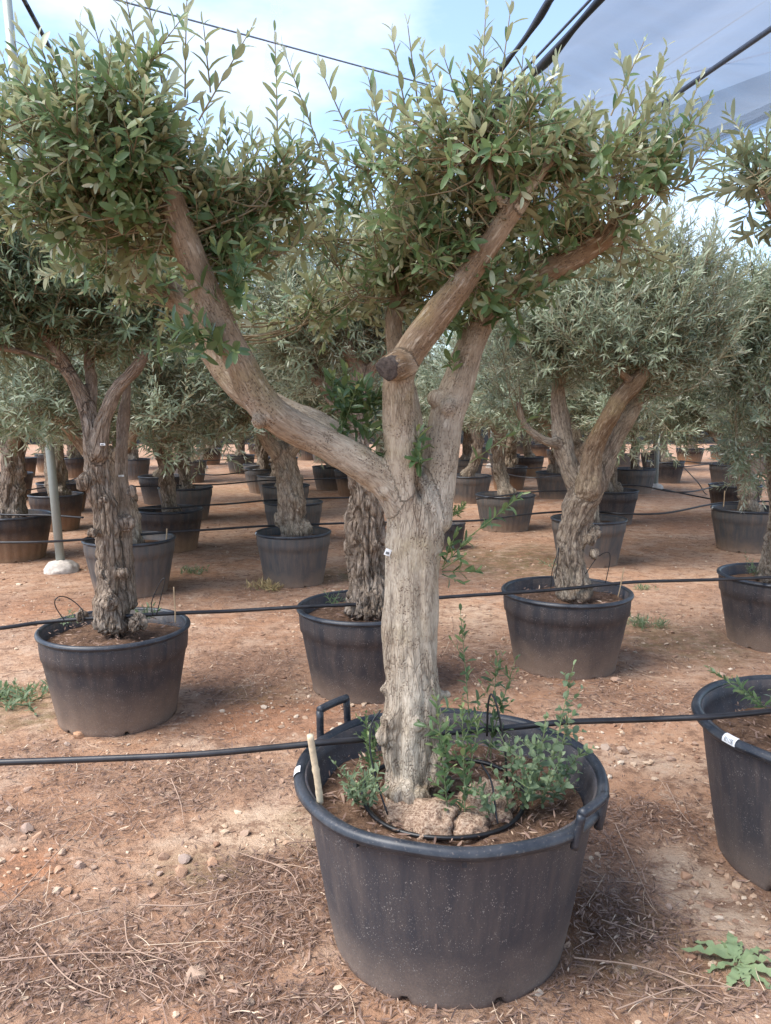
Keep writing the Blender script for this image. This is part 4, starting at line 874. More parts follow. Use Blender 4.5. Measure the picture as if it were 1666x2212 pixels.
near_tree('d', [[(1700, 1250, YD, 60), (1700, 1100, YD, 40), (1690, 980, YD, 36), (1670, 880, YD, 28)], [(1680, 920, YD, 26), (1620, 820, YD - .1, 22), (1580, 720, YD - .15, 14)], [(1680, 920, YD, 24), (1740, 800, YD, 20), (1760, 700, YD, 12)], [(1675, 900, YD, 20), (1680, 760, YD + .1, 16), (1660, 650, YD + .15, 10)]],
          [(1600, 690, YD - .1, 110, 120, .4, .9), (1680, 640, YD, 130, 110, .4, .9), (1640, 820, YD - .2, 90, 100, .3, .7), (1560, 620, YD, 80, 80, .3, .5), (1640, 950, YD - .25, 60, 100, .2, .45), (1740, 750, YD, 130, 130, .4, .6), (1560, 780, YD - .1, 70, 60, .25, .35)],
          'olive tree with drooping silvery shoots over the grey labelled pot', 'bark_pale', 'leaf_silver', .060, .0105, .42, 42, 34, long_shoots=.05, upb=.1)
YE = SITE['e'][0][1]
near_tree('e', [[(1790, 1600, YE, 100), (1790, 1300, YE, 80), (1790, 1050, YE, 70), (1790, 900, YE, 60)], [(1790, 930, YE, 50), (1760, 750, YE, 40), (1740, 600, YE, 30), (1720, 480, YE, 18)], [(1790, 930, YE, 50), (1880, 700, YE, 40), (1930, 500, YE, 24)], [(1730, 560, YE, 18), (1680, 480, YE - .05, 10), (1640, 400, YE - .1, 6)]],
          [(1690, 350, YE, 60, 60, .15, .20), (1690, 440, YE, 60, 70, .15, .16), (1850, 400, YE, 110, 110, .25, .6)],
          'olive tree leaning its narrow-leaved shoots in over the barcode-labelled pot', 'bark_pale', 'leaf_mid', .058, .0125, .45, 26, 35, vox=.012, lt=LT_BIG, long_shoots=.12)

def proto(seed, bark, leafm, hgt=.95, llen=.056, lwid=.0105, tint=.42, lean=0.055, burl=10, spread=.42, per=22, name='proto'):
    r = np.random.default_rng(seed); root = empty('olive_tree', (0, 0, 0)); r0 = r.uniform(.062, .088)
    top = np.array((r.normal(0, lean), r.normal(0, lean), hgt * .62)); mid = top * .5 + np.array((r.normal(0, .05), r.normal(0, .05), 0))
    chains = [np.array([(0, 0, -.06, r0 * 1.35), (0, 0, .05, r0 * 1.1), (*mid, r0), (*top, r0 * .9), (*(top + (0, 0, .06)), r0 * .6)])]
    nl = r.integers(3, 5); blobs = []
    for k in range(nl):
        a = k / nl * 6.283 + r.uniform(-.4, .4); d = np.array((math.cos(a), math.sin(a), 0)); rr_ = r0 * r.uniform(.45, .65)
        e = top + d * spread * r.uniform(.7, 1.1) + np.array((0, 0, hgt * r.uniform(.45, .75)))
        m1 = top + d * spread * .38 + np.array((0, 0, hgt * .14)); m2 = top + d * spread * .65 + np.array((0, 0, hgt * .32))
        chains.append(np.array([(*(top - (0, 0, .06)), rr_ * 1.2), (*m1, rr_), (*m2, rr_ * .8), (*e, rr_ * .4)]))
        blobs.append((e + (0, 0, .10), (.50, .50, .38), 1.5)); blobs.append((m2 + d * .32, (.38, .38, .28), .9))
    blobs.append((top + np.array((0, 0, hgt * 1.05)), (.55, .55, .35), 1.8))
    kn = []
    for _ in range(burl):
        z = r.uniform(0, hgt * .55); a = r.uniform(0, 6.28); c = mid * (z / (hgt * .31)) if z < hgt * .31 else mid + (top - mid) * ((z - hgt * .31) / (hgt * .31))
        kn.append((c[0] + math.cos(a) * r0 * .85, c[1] + math.sin(a) * r0 * .85, z, r.uniform(.025, .055)))
    for k in range(3): a = r.uniform(0, 6.28); kn.append((math.cos(a) * r0, math.sin(a) * r0, r.uniform(-.02, .08), r.uniform(.05, .075)))
    wood(name, chains, kn, .013, .011, .020, seed, M[bark], root, lambda co, al: np.clip(1 - al * 1.6, 0, 1) * .7)
    SK = [catmull(c, 6) for c in chains]
    F = Foliage(seed); crown(F, SK[1:], blobs, per, llen, lwid, tint, .021, (.12, .26), .6, long_shoots=.08, density=.8)
    cr = obj('crown', foliage_mesh(name + '_crown', F, M[leafm], M['twig'], LT_MID, k=3), root); cr['kind'] = 'stuff'
    return root
PROTO = [proto(101, 'bark_pale', 'leaf_silver', .95, name='pa'), proto(102, 'bark_old', 'leaf_silver', 1.0, name='pb', burl=14), proto(103, 'bark_pale', 'leaf_silver', 1.08, name='pc', lwid=.0095, tint=.5), proto(104, 'bark_old', 'leaf_mid', .95, name='pd', burl=16), proto(105, 'bark_pale', 'leaf_silver', .9, name='pe', burl=12, spread=.5)]
for o in PROTO: KIDS[o.name] = kids(o)
TL = {'p1': 'knobbly smooth-barked olive tree beside the leaning metal pole', 'p2': 'slim pale olive tree behind the leaning metal pole', 'p9': 'burled olive tree of orange bark with low shoots, next to the grey dusty pot', 'p17': 'thin pale olive trunk with a swollen knotty foot, near the dry yellow weeds',
      'p23': 'leaning pale olive tree with a bulbous foot, in the orange-stained scalloped pot', 'p36': 'burled olive tree with a long bent arm, behind the grey labelled pot', 'p37': 'pale mottled olive trunk rising from the grey labelled pot', 'p8': 'olive tree standing close behind the twin-stemmed gnarled trunk', 'p29': 'olive tree close behind the forked pale trunk',
      'p3': 'olive tree just behind the knobbly one near the leaning pole', 'p6': 'olive tree behind the slim pale one at the leaning pole', 'p10': 'knobbly olive tree just behind the orange-barked one', 'p11': 'olive tree mostly hidden behind the orange-barked one', 'p15': 'olive tree in the second scalloped pot behind the swollen-footed trunk',
      'p14': 'olive tree in the third scalloped pot behind the swollen-footed trunk', 'p20': 'pale olive tree in the wide grey pot past the thick trunk', 'p27': 'olive tree between the leaning pale one and the forked one', 'p31': 'pitted pale olive tree by the straight galvanised pole', 'q18': 'olive tree whose trunk peeps out under the thick elbowed limb',
      'p30': 'knotty olive tree in the tall narrow-looking dark pot', 'p16': 'olive tree in the scalloped pot behind the swollen-footed trunk'}
used = set(); order = [k for k in POTS if k not in 'abcd']
seq = {'p1': 3, 'p2': 0, 'p9': 1, 'p17': 0, 'p23': 2, 'p36': 1, 'p37': 4, 'p8': 4, 'p29': 4}
for n_, k in enumerate(order):
    p, dia = SITE[k]; pi = seq.get(k, n_ % 5); loc = (p[0], p[1], p[2] + .43); rz_, sc = rng.uniform(0, 6.28), rng.uniform(1.22, 1.42)
    
    src = PROTO[pi]
    if pi not in used:
        used.add(pi); o = src; o.location = loc; o.rotation_euler = (0, 0, rz_); o.scale = (sc,) * 3
    else: o = copy_tree(src, loc, rz_, sc)
    if k in TL: tag(o, TL[k], 'olive tree')
    elif p[1] > 15: tag(o, 'silvery olive tree in the distant rows of the nursery', 'olive tree', 'olive trees in the distant rows')
    else: tag(o, 'silvery potted olive tree in the middle rows of the nursery', 'olive tree', 'olive trees in the middle rows')
    if k not in TL and 'group' not in o: pass

# ------------------------------------------------------------------ hoses, wires and poles
def hose(pts, r, label, mat='hose', name='drip_hose', cat='hose', group=None, k=8, sag=0.0, n=8):
    p = catmull(np.asarray(pts, float), n); v, t, q = tube(p, r, k, True); b = MB(); b.add(v, t, q)
    return tag(obj(name, b.mesh(name, [M[mat]])), label, cat, group)
Z = lambda rows, z=.53: [PZ(x, y, z if len(r_) < 1 else r_[0]) for (x, y, *r_) in rows]
hose(Z([(-160, 1652, .53), (0, 1647, .53), (200, 1640, .53), (420, 1630, .535), (600, 1614, .545), (700, 1604, .555), (800, 1596, .545), (900, 1588, .535), (1020, 1578, .53), (1120, 1570, .54), (1195, 1562, .558), (1260, 1558, .55), (1400, 1554, .54), (1520, 1549, .565), (1600, 1543, .56), (1700, 1533, .56), (1900, 1520, .55)]), .0105, 'thick black drip hose crossing the large handled pot behind the trunk')
hose(Z([(-200, 1378, .52), (0, 1357, .52), (95, 1344, .52), (240, 1333, .53), (395, 1324, .525), (500, 1320, .51), (650, 1311, .525), (760, 1306, .52), (880, 1297, .52), (990, 1288, .52), (1100, 1281, .525), (1220, 1272, .53), (1360, 1258, .525), (1480, 1254, .51), (1580, 1251, .525), (1700, 1246, .53), (1900, 1240, .53)]), .0105, 'black drip hose lying across the rims of the second row of pots')
HL = ['long black drip hose strung along the third row of pots', 'black drip hose over the rim of the brown-stained pot by the leaning pole', 'black drip hose linking the orange-barked tree pot to the scalloped pots', 'short black drip hose behind the leaning metal pole', 'black drip hose over the second scalloped pot in line behind the yellow weeds', 'black drip hose across the orange-stained scalloped pot', 'sagging black drip hose between pots behind the orange-stained scalloped pot', 'sagging black drip hose from the tall dark pot to the bent-armed tree', 'black drip hose running past the foot of the straight galvanised pole', 'black drip hose sagging behind the orange-barked tree', 'black drip hose over the wide grey pot past the thick trunk', 'thin black drip hose just before the far net fence', 'thin black drip hose among the most distant pots under the thick elbowed limb']
for hl_, rows in zip(HL, ([(-60, 1172), (80, 1171), (200, 1164), (290, 1156), (375, 1149), (470, 1143), (560, 1137), (640, 1134), (720, 1131), (800, 1129), (985, 1126), (1060, 1122), (1130, 1112), (1200, 1106), (1270, 1104), (1350, 1110), (1440, 1108), (1545, 1088), (1620, 1084), (1720, 1082)],
             [(-60, 1108), (20, 1112), (105, 1113), (180, 1118)], [(300, 1098), (366, 1098), (432, 1092), (500, 1088), (575, 1081), (634, 1079), (700, 1076), (780, 1075)],
             [(30, 1062), (70, 1057), (120, 1048), (175, 1030)], [(250, 1052), (330, 1050), (400, 1048), (480, 1046), (570, 1038), (617, 1038), (668, 1036), (740, 1033), (800, 1031)], [(1029, 1078), (1092, 1070), (1160, 1062), (1270, 1060)],
             [(1080, 1020), (1120, 1029), (1165, 1032), (1210, 1028), (1290, 1030)], [(1290, 1049), (1377, 1049), (1450, 1062), (1500, 1061), (1560, 1047), (1620, 1040), (1700, 1036)], [(1405, 992), (1440, 1005), (1478, 1008), (1540, 1002), (1620, 1000)],
             [(430, 1024), (470, 1026), (520, 1020), (560, 1008)], [(980, 1009), (1050, 1006), (1110, 1012), (1180, 1010)], [(1470, 995), (1520, 1000), (1560, 998), (1620, 996)], [(420, 995), (470, 994), (540, 990), (620, 990)])):
    hose(Z(rows, .52), .0105, hl_, k=6)
gz = lambda x, y: (lambda p: np.array((p[0], p[1], gh(p[0], p[1])[0] + .012)))(PZ(x, y, .0))
hose([PZ(1478, 1010, .5), PZ(1510, 1045, .35), gz(1525, 1068), gz(1552, 1073)], .010, 'black hose dropping from a row line down to the ground', k=6)
hose([gz(1380, 1048), gz(1420, 1056), gz(1480, 1068), gz(1546, 1080), gz(1600, 1086)], .014, 'thick black hose lying on the ground between the middle rows', k=6)

def micro(pts, label, r=.0028): hose(pts, r, label, 'tube', 'microtube', 'irrigation tube', None, 5, n=7)
sz = .545
potz = lambda x, y, z=.47: PZ(x, y, z)
ring_c = np.array((PM[0] - .02, PM[1] - .02, .472 + PM[2])); aa = np.linspace(.6, 2 * math.pi + .35, 30)
micro([ring_c + np.array((.245 * math.cos(x), .235 * math.sin(x), .000 + .005 * math.sin(3 * x) + (.020 * math.sin(x) if math.sin(x) < 0 else 0))) for x in aa], 'black ring of drip pipe circling the trunk inside the large pot', .0075)
micro([PY(1052, 1590, 2.32), PY(1055, 1520, 2.32), PY(1063, 1500, 2.32), PY(1075, 1530, 2.3), PY(1090, 1610, 2.28), PY(1096, 1690, 2.26)], 'black hairpin microtube arching among the weeds of the large pot', .0035)
micro([PY(822, 1535, 2.16), PY(803, 1565, 2.15), PY(800, 1620, 2.13), PY(815, 1690, 2.1), PY(838, 1760, 2.06)], 'thin black microtube hanging down beside the trunk base')
micro([PY(1040, 1650, 2.1), PY(1062, 1690, 2.07), PY(1072, 1760, 2.03), PY(1076, 1780, 2.02)], 'short black microtube stuck among the suckers of the large pot')
ya = YA - .1
micro([PY(150, 1355, ya - .1), PY(120, 1310, ya - .1), PY(125, 1290, ya - .1), PY(150, 1293, ya), PY(178, 1318, ya), PY(182, 1350, ya)], 'black microtube loop at the rim of the muddy pot, beside the gnarled trunk')
micro([PY(330, 1330, ya), PY(328, 1300, ya), PY(345, 1260, ya), PY(356, 1250, ya), PY(350, 1280, ya), PY(338, 1330, ya)], 'tall black microtube loop in the muddy pot, near its thin cane')
micro([PY(1190, 1275, YC - .15), PY(1193, 1235, YC - .15), PY(1203, 1200, YC - .15), PY(1208, 1185, YC - .1), PY(1200, 1250, YC - .1)], 'black microtube beside the forked olive trunk')
micro([PY(1265, 1240, YC - .05), PY(1290, 1205, YC), PY(1313, 1193, YC), PY(1318, 1210, YC), PY(1308, 1260, YC)], 'thin black microtube hoop near the cane behind the forked trunk')
micro([PY(845, 1290, YB - .1), PY(845, 1275, YB - .1), PY(858, 1270, YB - .1), PY(868, 1272, YB), PY(868, 1310, YB)], 'small black microtube loop in the half hidden pot')
def cane(p0, p1, r, label, mat='cane', name='cane', nodes=True):
    p0, p1 = np.asarray(p0), np.asarray(p1); t = np.linspace(0, 1, 21); rr_ = np.full(21, r)
    if nodes: rr_[10] *= 1.18; rr_[3] *= 1.12; rr_[11] *= .93
    v, tr, q = tube(p0 + (p1 - p0) * t[:, None] + np.array((.0012, 0, 0)) * np.sin(t * 5)[:, None], rr_, 9); b = MB(); b.add(v, tr, q)
    return tag(obj(name, b.mesh(name, [M[mat]])), label, 'stake')
cane(PY(692, 1735, 2.03), PY(671, 1588, 2.0), .0095, 'thick bamboo stake leaning on the rim of the large pot', 'bamboo', 'bamboo_stake')
cane(PY(379, 1345, YA + .05), PY(376, 1268, YA + .05), .004, 'thin upright cane in the muddy pot'); cane(PY(1335, 1290, YC), PY(1349, 1226, YC), .004, 'thin brown cane leaning in the forked olive pot')
y17 = SITE['p8'][0][1]; cane(PY(359, 1170, y17), PY(361, 1142, y17), .006, 'short pale cane in the grey dusty ribbed pot'); y29 = SITE['p29'][0][1]; cane(PY(1240, 1120, y29 - .1), PY(1238, 1076, y29 - .1), .006, 'pale cane in the dusty pot behind the forked trunk')
y37 = SITE['p37'][0][1]; cane(PY(1563, 1095, y37 - .1), PY(1566, 1060, y37 - .1), .006, 'pale cane standing in the grey labelled pot')

def pole(base, top, r, label, foot=True):
    base, top = np.asarray(base, float), np.asarray(top, float); root = empty('pole', base); b = MB()
    t = np.linspace(0, 1, 6)[:, None]; v, tr, q = tube(np.array((0, 0, -.1)) + (top - base) * t, r, 14); b.add(v, tr, q); obj('post', b.mesh('post', [M['pole']]), root)
    if foot:
        v = iv3 * (1 + .18 * fbm(iv3 * 3, 3, 8)[:, None]) * (.17, .17, .13); obj('footing', mesh_np('footing', v, jf3, None, [M['concrete']]), root)
    tag(root, label, 'pole'); return root
NETZ = 5.6
pb = PZ(134, 1236, 0.0); tp = PY(20, 40, pb[1]); pole(pb, pb + (tp - pb) * (NETZ / tp[2]), .043, 'pale metal pole leaning in a rough concrete footing')
pb = PZ(1416, 1057, 0.0); pole(pb, pb + np.array((0, 0, NETZ)), .05, 'straight galvanised pole among the far pots, near the dark ground net')
pb = PZ(1212, 1040, 0.0); pole(pb, pb + np.array((0, 0, NETZ)), .04, 'slim galvanised pole behind the forked olive')
pb = PZ(1062, 1010, 0.0); pole(pb, pb + np.array((0, 0, NETZ)), .05, 'distant galvanised pole behind the orange-stained scalloped pot')
pb = PZ(437, 1012, 0.0); pole(pb, pb + np.array((0, 0, NETZ)), .045, 'distant galvanised pole behind the burled orange trunk')

# ------------------------------------------------------------------ shade net overhead
def strip(name, A, B, w, mat, label, cat, th=0.0, dz=0.0, n=40, wav=0.0):
    A, B = np.asarray(A, float), np.asarray(B, float); d = unit(B - A); s = unit(np.cross(d, (0, 0, 1.0))); t = np.linspace(0, 1, n)
    c = A + (B - A) * t[:, None]; wv = wav * vnoise(np.stack([t * 30, 0 * t, 0 * t], -1), 3)[:, None]
    v = np.vstack([c - s * (w / 2 + wv), c + s * (w / 2) + np.array((0, 0, dz))]); q = [(i, i + 1, n + i + 1, n + i) for i in range(n - 1)]
    return tag(obj(name, mesh_np(name, v, None, q, [M[mat]])), label, cat)
nz_ = NETZ
eA, eB = PZ(1290, 0, nz_), PZ(1135, 170, nz_); dA = unit(eB - eA)
fA, fB = PZ(1666, 255, nz_), PZ(1470, 335, nz_); dF = unit(fB - fA)
# corner where the long edge meets the far edge
M2 = np.array([[dA[0], -dF[0]], [dA[1], -dF[1]]]); st_ = np.linalg.solve(M2, (fB - eA)[:2]); corner = eA + dA * st_[0]
nearL = eA - dA * 9; farR = fA - dF * 9; nearR = nearL + (farR - corner)
nu, nv = 70, 70; U, V = np.meshgrid(np.linspace(0, 1, nu), np.linspace(0, 1, nv))
G = (nearL[None, None] * (1 - U[..., None]) * (1 - V[..., None]) + corner[None, None] * (1 - U[..., None]) * V[..., None] + nearR * (U * (1 - V))[..., None] + farR * (U * V)[..., None])
G[..., 2] += -0.22 * np.sin(U * math.pi * 3) ** 2 + 0.03 * vnoise(np.stack([U.ravel() * 8, V.ravel() * 60, 0 * U.ravel()], -1), 5).reshape(U.shape)
i = np.arange(nv - 1)[:, None] * nu + np.arange(nu - 1)[None]; qn = np.stack([i, i + 1, i + nu + 1, i + nu], -1).reshape(-1, 4)
net = empty('shade_net', corner); tag(net, 'broad blue-grey shade net stretched overhead on cables', 'shade net')
obj('sheet', mesh_np('net_sheet', G.reshape(-1, 3) - corner, None, qn, [M['net']]), net)
for lo_, off in ((.72, .04), (.80, .08), (.87, .12), (.93, .16)):      # layers added along the far edge to darken the net there
    k0 = int(nv * lo_); H_ = G[k0:].copy(); H_[..., 2] -= off; hv = H_.shape[0]
    i = np.arange(hv - 1)[:, None] * nu + np.arange(nu - 1)[None]; qh = np.stack([i, i + 1, i + nu + 1, i + nu], -1).reshape(-1, 4)
    obj('darkening_layer', mesh_np('net_darkening', H_.reshape(-1, 3) - corner, None, qh, [M['net_darkening']]), net)
def bundle(A, B, r, label, seed):
    n = 160; t = np.linspace(0, 1, n); p = A + (B - A) * t[:, None]; w = vnoise(np.stack([t * 46, 0 * t, 0 * t], -1), seed)
    p[:, 2] -= .05 * np.abs(np.sin(t * 40)) + .02 * w; v, tr, q = tube(p, r * (1 + .5 * w), 8); b = MB(); b.add(v, tr, q)
    return tag(obj('net_roll', b.mesh('net_roll', [M['cable']])), label, 'net roll')
bundle(nearL, corner + dA * 6, .045, 'long dark roll of gathered netting along the shade net edge', 3)
a0_, a1_ = PZ(1188, 0, nz_), PZ(1108, 112, nz_); d_ = unit(a1_ - a0_); bundle(a0_ - d_ * 6, a1_ + d_ * 12, .042, 'dark roll of gathered netting hung apart from the shade net', 4)
def wire_px(x0, y0, x1, y1, r, label, z=nz_, ext=(2, 8), mat='wire', name='cable'):
    a_, b_ = PZ(x0, y0, z), PZ(x1, y1, z); d = unit(b_ - a_); hose([a_ - d * ext[0], a_, b_, b_ + d * ext[1]], r, label, mat, name, 'cable', None, 6)
wire_px(1666, 62, 1380, 260, .030, 'thick grey cable running under the shade net', nz_ - .12, (6, 6), 'rod')
wire_px(1270, 5, 1120, 165, .016, 'thin dark cable beside the net roll', nz_ - .05, (5, 8), 'rod')
wire_px(52, 0, 122, 130, .024, 'dark cable slanting down past the leaning pole', nz_, (5, 14), 'cable')
wire_px(235, -5, 840, 160, .010, 'thin pale cord crossing the open sky', nz_, (3, 3), 'wire', 'cord')
wire_px(1100, 262, 1666, 112, .008, 'fine stitched cord crossing under the shade net', nz_ - .03, (1, 3), 'net_light', 'cord')
wire_px(1470, 400, 1666, 488, .006, 'fine cord crossing the sky below the net', nz_ - .3, (1, 2), 'wire', 'cord')
wire_px(650, 325, 860, 285, .006, 'fine cord crossing the gap between the crowns', nz_, (1, 2), 'wire', 'cord')
sA, sB = PZ(600, 0, nz_), PZ(568, 260, nz_); dS = unit(sB - sA); strip('net_seam', sA - dS * 5, sB + dS * 10, .13, 'net_light', 'pale translucent strip of netting across the open sky', 'net strip')

# ------------------------------------------------------------------ far fence and bushes
fb = PZ(1500, 960, 0.0); fx0, fx1, fy = -40.0, 45.0, fb[1]
fence = empty('ground_net', (0, fy, 0)); tag(fence, 'low dark net fence along the far edge of the nursery', 'fence')
n = 120; t = np.linspace(0, 1, n); xx = fx0 + (fx1 - fx0) * t; wv = .05 * vnoise(np.stack([xx, 0 * xx, 0 * xx], -1), 3)
v = np.concatenate([np.stack([xx, wv, 0 * xx - .05], -1), np.stack([xx, wv + .02, 0 * xx + 1.0 + .04 * np.sin(xx * 2)], -1)])
obj('net_panel', mesh_np('net_panel', v, None, [(i, i + 1, n + i + 1, n + i) for i in range(n - 1)], [M['fence']]), fence)
for x in np.arange(fx0, fx1 + .1, 3.0):
    b = MB(); v, tr, q = tube(np.array([(x, .08, -.1), (x, .08, 1.15)]), .03, 6); b.add(v, tr, q); obj('post', b.mesh('fence_post', [M['pole']]), fence)
def bush_mesh(seed):
    F = Foliage(seed); r = F.r
    for _ in range(420):
        u = unit(r.normal(size=3)); u[2] = abs(u[2]); F.shoot(u * (1.1, .7, .8) * r.uniform(.4, 1), u + r.normal(0, .3, 3) + (0, 0, .3), .45, .07, .14, .05, .3, .2, .006)
    return foliage_mesh('bush', F, M['weed'] if seed % 2 else M['leaf_mid'], M['twig'], LT_MID, k=3)
BM = [bush_mesh(201), bush_mesh(202)]
for k, x in enumerate(np.arange(-22, 30, 2.6)):
    o = empty('bush', (x + rng.uniform(-.6, .6), fy + 2.0 + rng.uniform(0, 1.5), 0), rng.uniform(0, 6.28)); s = rng.uniform(.9, 1.7); o.scale = (s, s, s * rng.uniform(.9, 1.3))
    obj('foliage', BM[k % 2], o)['kind'] = 'stuff'; tag(o, 'rounded green bush growing behind the low dark net fence', 'bush', 'bushes beyond the net fence')

# ------------------------------------------------------------------ weeds, suckers and tags
def plant(name, loc, shoots, leafm, label, cat='weed', stemm='stem_green', lt=LT_BIG, seed=1):
    F = Foliage(seed); o = empty(name, loc)
    for args in shoots(F): F.shoot(*args)
    f = obj('foliage', foliage_mesh(name, F, M[leafm], M[stemm], lt), o); f['kind'] = 'stuff'
    return tag(o, label, cat)
SOILZ = .45 + PM[2]
def px_shoots(base, lst, llen, lwid, gap=.018, tint=.5, side=True, r0=.0024):
    def f(F):
        for x0, y0, x1, y1, Yd in lst:
            p0 = PZ(x0, y0, SOILZ) - base; p1 = PY(x1, y1, Yd) - base; L_ = np.linalg.norm(p1 - p0); d = p1 - p0
            yield (p0, d, L_, gap * 1.35, llen, lwid, tint, .12, r0, 52, .12)
            if side:
                for s in np.arange(.25, .97, .15):
                    q = p0 + d * s; e = unit(np.array((F.r.normal(0, .8), F.r.normal(0, .6), .75))); yield (q, e, F.r.uniform(.04, .10) * (1.1 - s * .4), gap, llen * .9, lwid * .9, tint, .2, r0 * .6, 50, .1)
    return f
bs = PZ(1000, 1765, SOILZ)
plant('olive_sucker', bs, px_shoots(bs, [(970, 1778, 945, 1500, 2.03), (1005, 1778, 1000, 1520, 2.05), (990, 1775, 1040, 1560, 2.1), (960, 1700, 965, 1560, 2.1)], .036, .012), 'leaf_lush', 'upright leafy olive suckers sprouting beside the trunk base', 'sucker', seed=41)
bs = PZ(1040, 1640, SOILZ); plant('olive_sucker', bs, px_shoots(bs, [(1020, 1640, 1000, 1330, 2.45), (1060, 1640, 1075, 1420, 2.45), (1050, 1640, 1110, 1430, 2.46)], .036, .013, .026, .45), 'leaf_lush', 'tall thin suckers rising behind the hairpin tube in the large pot', 'sucker', seed=42)
bs = PZ(1180, 1720, SOILZ); plant('goosefoot_weed', bs, px_shoots(bs, [(1170, 1735, 1245, 1440, 2.15), (1150, 1740, 1180, 1560, 2.1), (1190, 1710, 1260, 1620, 2.15), (1140, 1745, 1120, 1620, 2.05), (1200, 1700, 1225, 1540, 2.2)], .030, .018, .026, .45), 'weed', 'broad-leaved green weed growing tall by the handle of the large pot', 'weed', seed=43)
bs = PZ(1120, 1735, SOILZ); plant('low_weed', bs, px_shoots(bs, [(1100, 1755, 1090, 1690, 2.03), (1130, 1755, 1150, 1680, 2.03), (1170, 1745, 1190, 1670, 2.05), (1060, 1770, 1040, 1710, 2.0), (1190, 1730, 1220, 1690, 2.08), (1110, 1700, 1100, 1600, 2.15), (1150, 1690, 1160, 1600, 2.2)], .028, .012), 'weed', 'dense low green weeds filling the pot below the tall suckers', 'weed', seed=44)
bs = PZ(775, 1725, SOILZ); plant('low_weed', bs, px_shoots(bs, [(770, 1735, 745, 1670, 2.05), (785, 1738, 800, 1680, 2.05), (775, 1742, 770, 1690, 2.03), (800, 1740, 810, 1700, 2.02)], .026, .008, .015, .6), 'weed', 'small pale weed between the bamboo stake and the drip ring', 'weed', seed=45)
bs = PZ(800, 1650, SOILZ); plant('low_weed', bs, px_shoots(bs, [(800, 1655, 790, 1545, 2.3), (805, 1655, 815, 1580, 2.3), (800, 1660, 800, 1620, 2.25)], .024, .009, .015, .5), 'leaf_lush', 'small sprig against the pot wall beside the trunk', 'weed', seed=46)
def tuft(x, y, z, w, h, n, llen, lwid, leafm, label, seed, Yd=None, name='weed_tuft'):
    p = PZ(x, y, z) if Yd is None else PY(x, y, Yd)
    if z == 0: p[2] = gh(p[0], p[1])[0]
    def f(F):
        for _ in range(n): yield (np.array((F.r.normal(0, w * .4), F.r.normal(0, w * .35), 0)), np.array((F.r.normal(0, .7), F.r.normal(0, .6), .7)), h * F.r.uniform(.5, 1.2), .016, llen, lwid, .5, .4, .0016, 45, .1)
    return plant(name, p, f, leafm, label, seed=seed, lt=LT_MID)
tuft(1395, 1352, 0, .16, .07, 42, .05, .006, 'weed', 'green grassy tuft on the soil between two black pots', 51); tuft(1388, 1275, 0, .10, .05, 18, .04, .006, 'weed', 'sparse green tuft behind the rim of the forked olive pot', 52)
tuft(415, 1240, 0, .2, .06, 40, .04, .008, 'weed', 'low green tuft beside the grey dusty pot', 53); tuft(30, 1510, 0, .22, .07, 46, .05, .013, 'weed', 'straggly grey-green weed beside the muddy pot', 54)
tuft(575, 1272, 0, .17, .06, 46, .07, .008, 'straw', 'dry yellow clump of pulled weeds beside the grey-green pot', 55)
tuft(248, 1352, .46, .10, .09, 16, .04, .008, 'weed', 'small green sprigs at the foot of the twin-stemmed trunk', 56); tuft(318, 1335, .46, .08, .09, 10, .035, .008, 'weed', 'grey-green sprig by the rim of the muddy pot', 57); tuft(150, 1345, .46, .06, .06, 8, .03, .007, 'weed', 'tiny sprig under the microtube loop in the muddy pot', 58)
tuft(725, 1310, .46, .05, .11, 5, .035, .008, 'weed', 'slim sprig in the half hidden pot', 59); tuft(1640, 1240, .46, .10, .14, 18, .028, .006, 'weed', 'pale wispy weed in the very dark pot', 60); tuft(1205, 1230, .48, .04, .12, 6, .035, .008, 'weed', 'grey sprig growing against the forked olive trunk', 61)
tuft(975, 1115, .30, .06, .20, 14, .07, .02, 'leaf_lush', 'leafy seedling in the small grey-blue pot', 62)
tuft(1655, 1530, .46, .03, .22, 3, .04, .011, 'leaf_lush', 'single pale shoot inside the barcode-labelled pot', 64)
# rosette weed: each lobed leaf its own part
rc = PZ(1592, 2085, 0); rc[2] = gh(rc[0], rc[1])[0] + .01; ros = empty('rosette_weed', rc); tag(ros, 'flat pale green rosette weed with lobed leaves on the litter', 'weed')
def lobed(seed, L_, W_):
    r = np.random.default_rng(seed); t = np.linspace(0, 1, 15); w = W_ * (np.sin(np.clip(t, 0, 1) ** .8 * math.pi) ** .7 * .6 + .05) * (1 + .30 * np.sin(t * 38 + r.uniform(0, 6))) * smooth(0, .35, t + .08); w[-1] = .002
    zc = L_ * (.32 * t - .38 * t ** 2) + .004 * np.sin(t * 20); mid = np.stack([.06 * L_ * np.sin(t * 3 + seed), t * L_, zc], -1)
    v = np.stack([mid + np.stack([w, 0 * t, w * .22 + .004 * np.sin(t * 30)], -1), mid, mid + np.stack([-w, 0 * t, w * .22], -1)], 1).reshape(-1, 3)
    q = [f for a in range(14) for f in ((a * 3, a * 3 + 1, a * 3 + 4, a * 3 + 3), (a * 3 + 1, a * 3 + 2, a * 3 + 5, a * 3 + 4))]
    return mesh_np('lobed_leaf', v, None, q, [M['weed']], attrs={'tint': ('FLOAT', np.full(len(v), r.uniform(.8, .98)))})
for k, ang in enumerate([95, 130, 160, 195, 235, 265, 300, 330, 355, 25, 60, 80]):
    o = obj('leaf', lobed(k, .105 + .050 * ((k * 7) % 5) / 4, .017 + .005 * (k % 3)), ros); o.rotation_euler = (.06 * (k % 3), .1 * ((k % 4) - 1.5), math.radians(ang - 90))
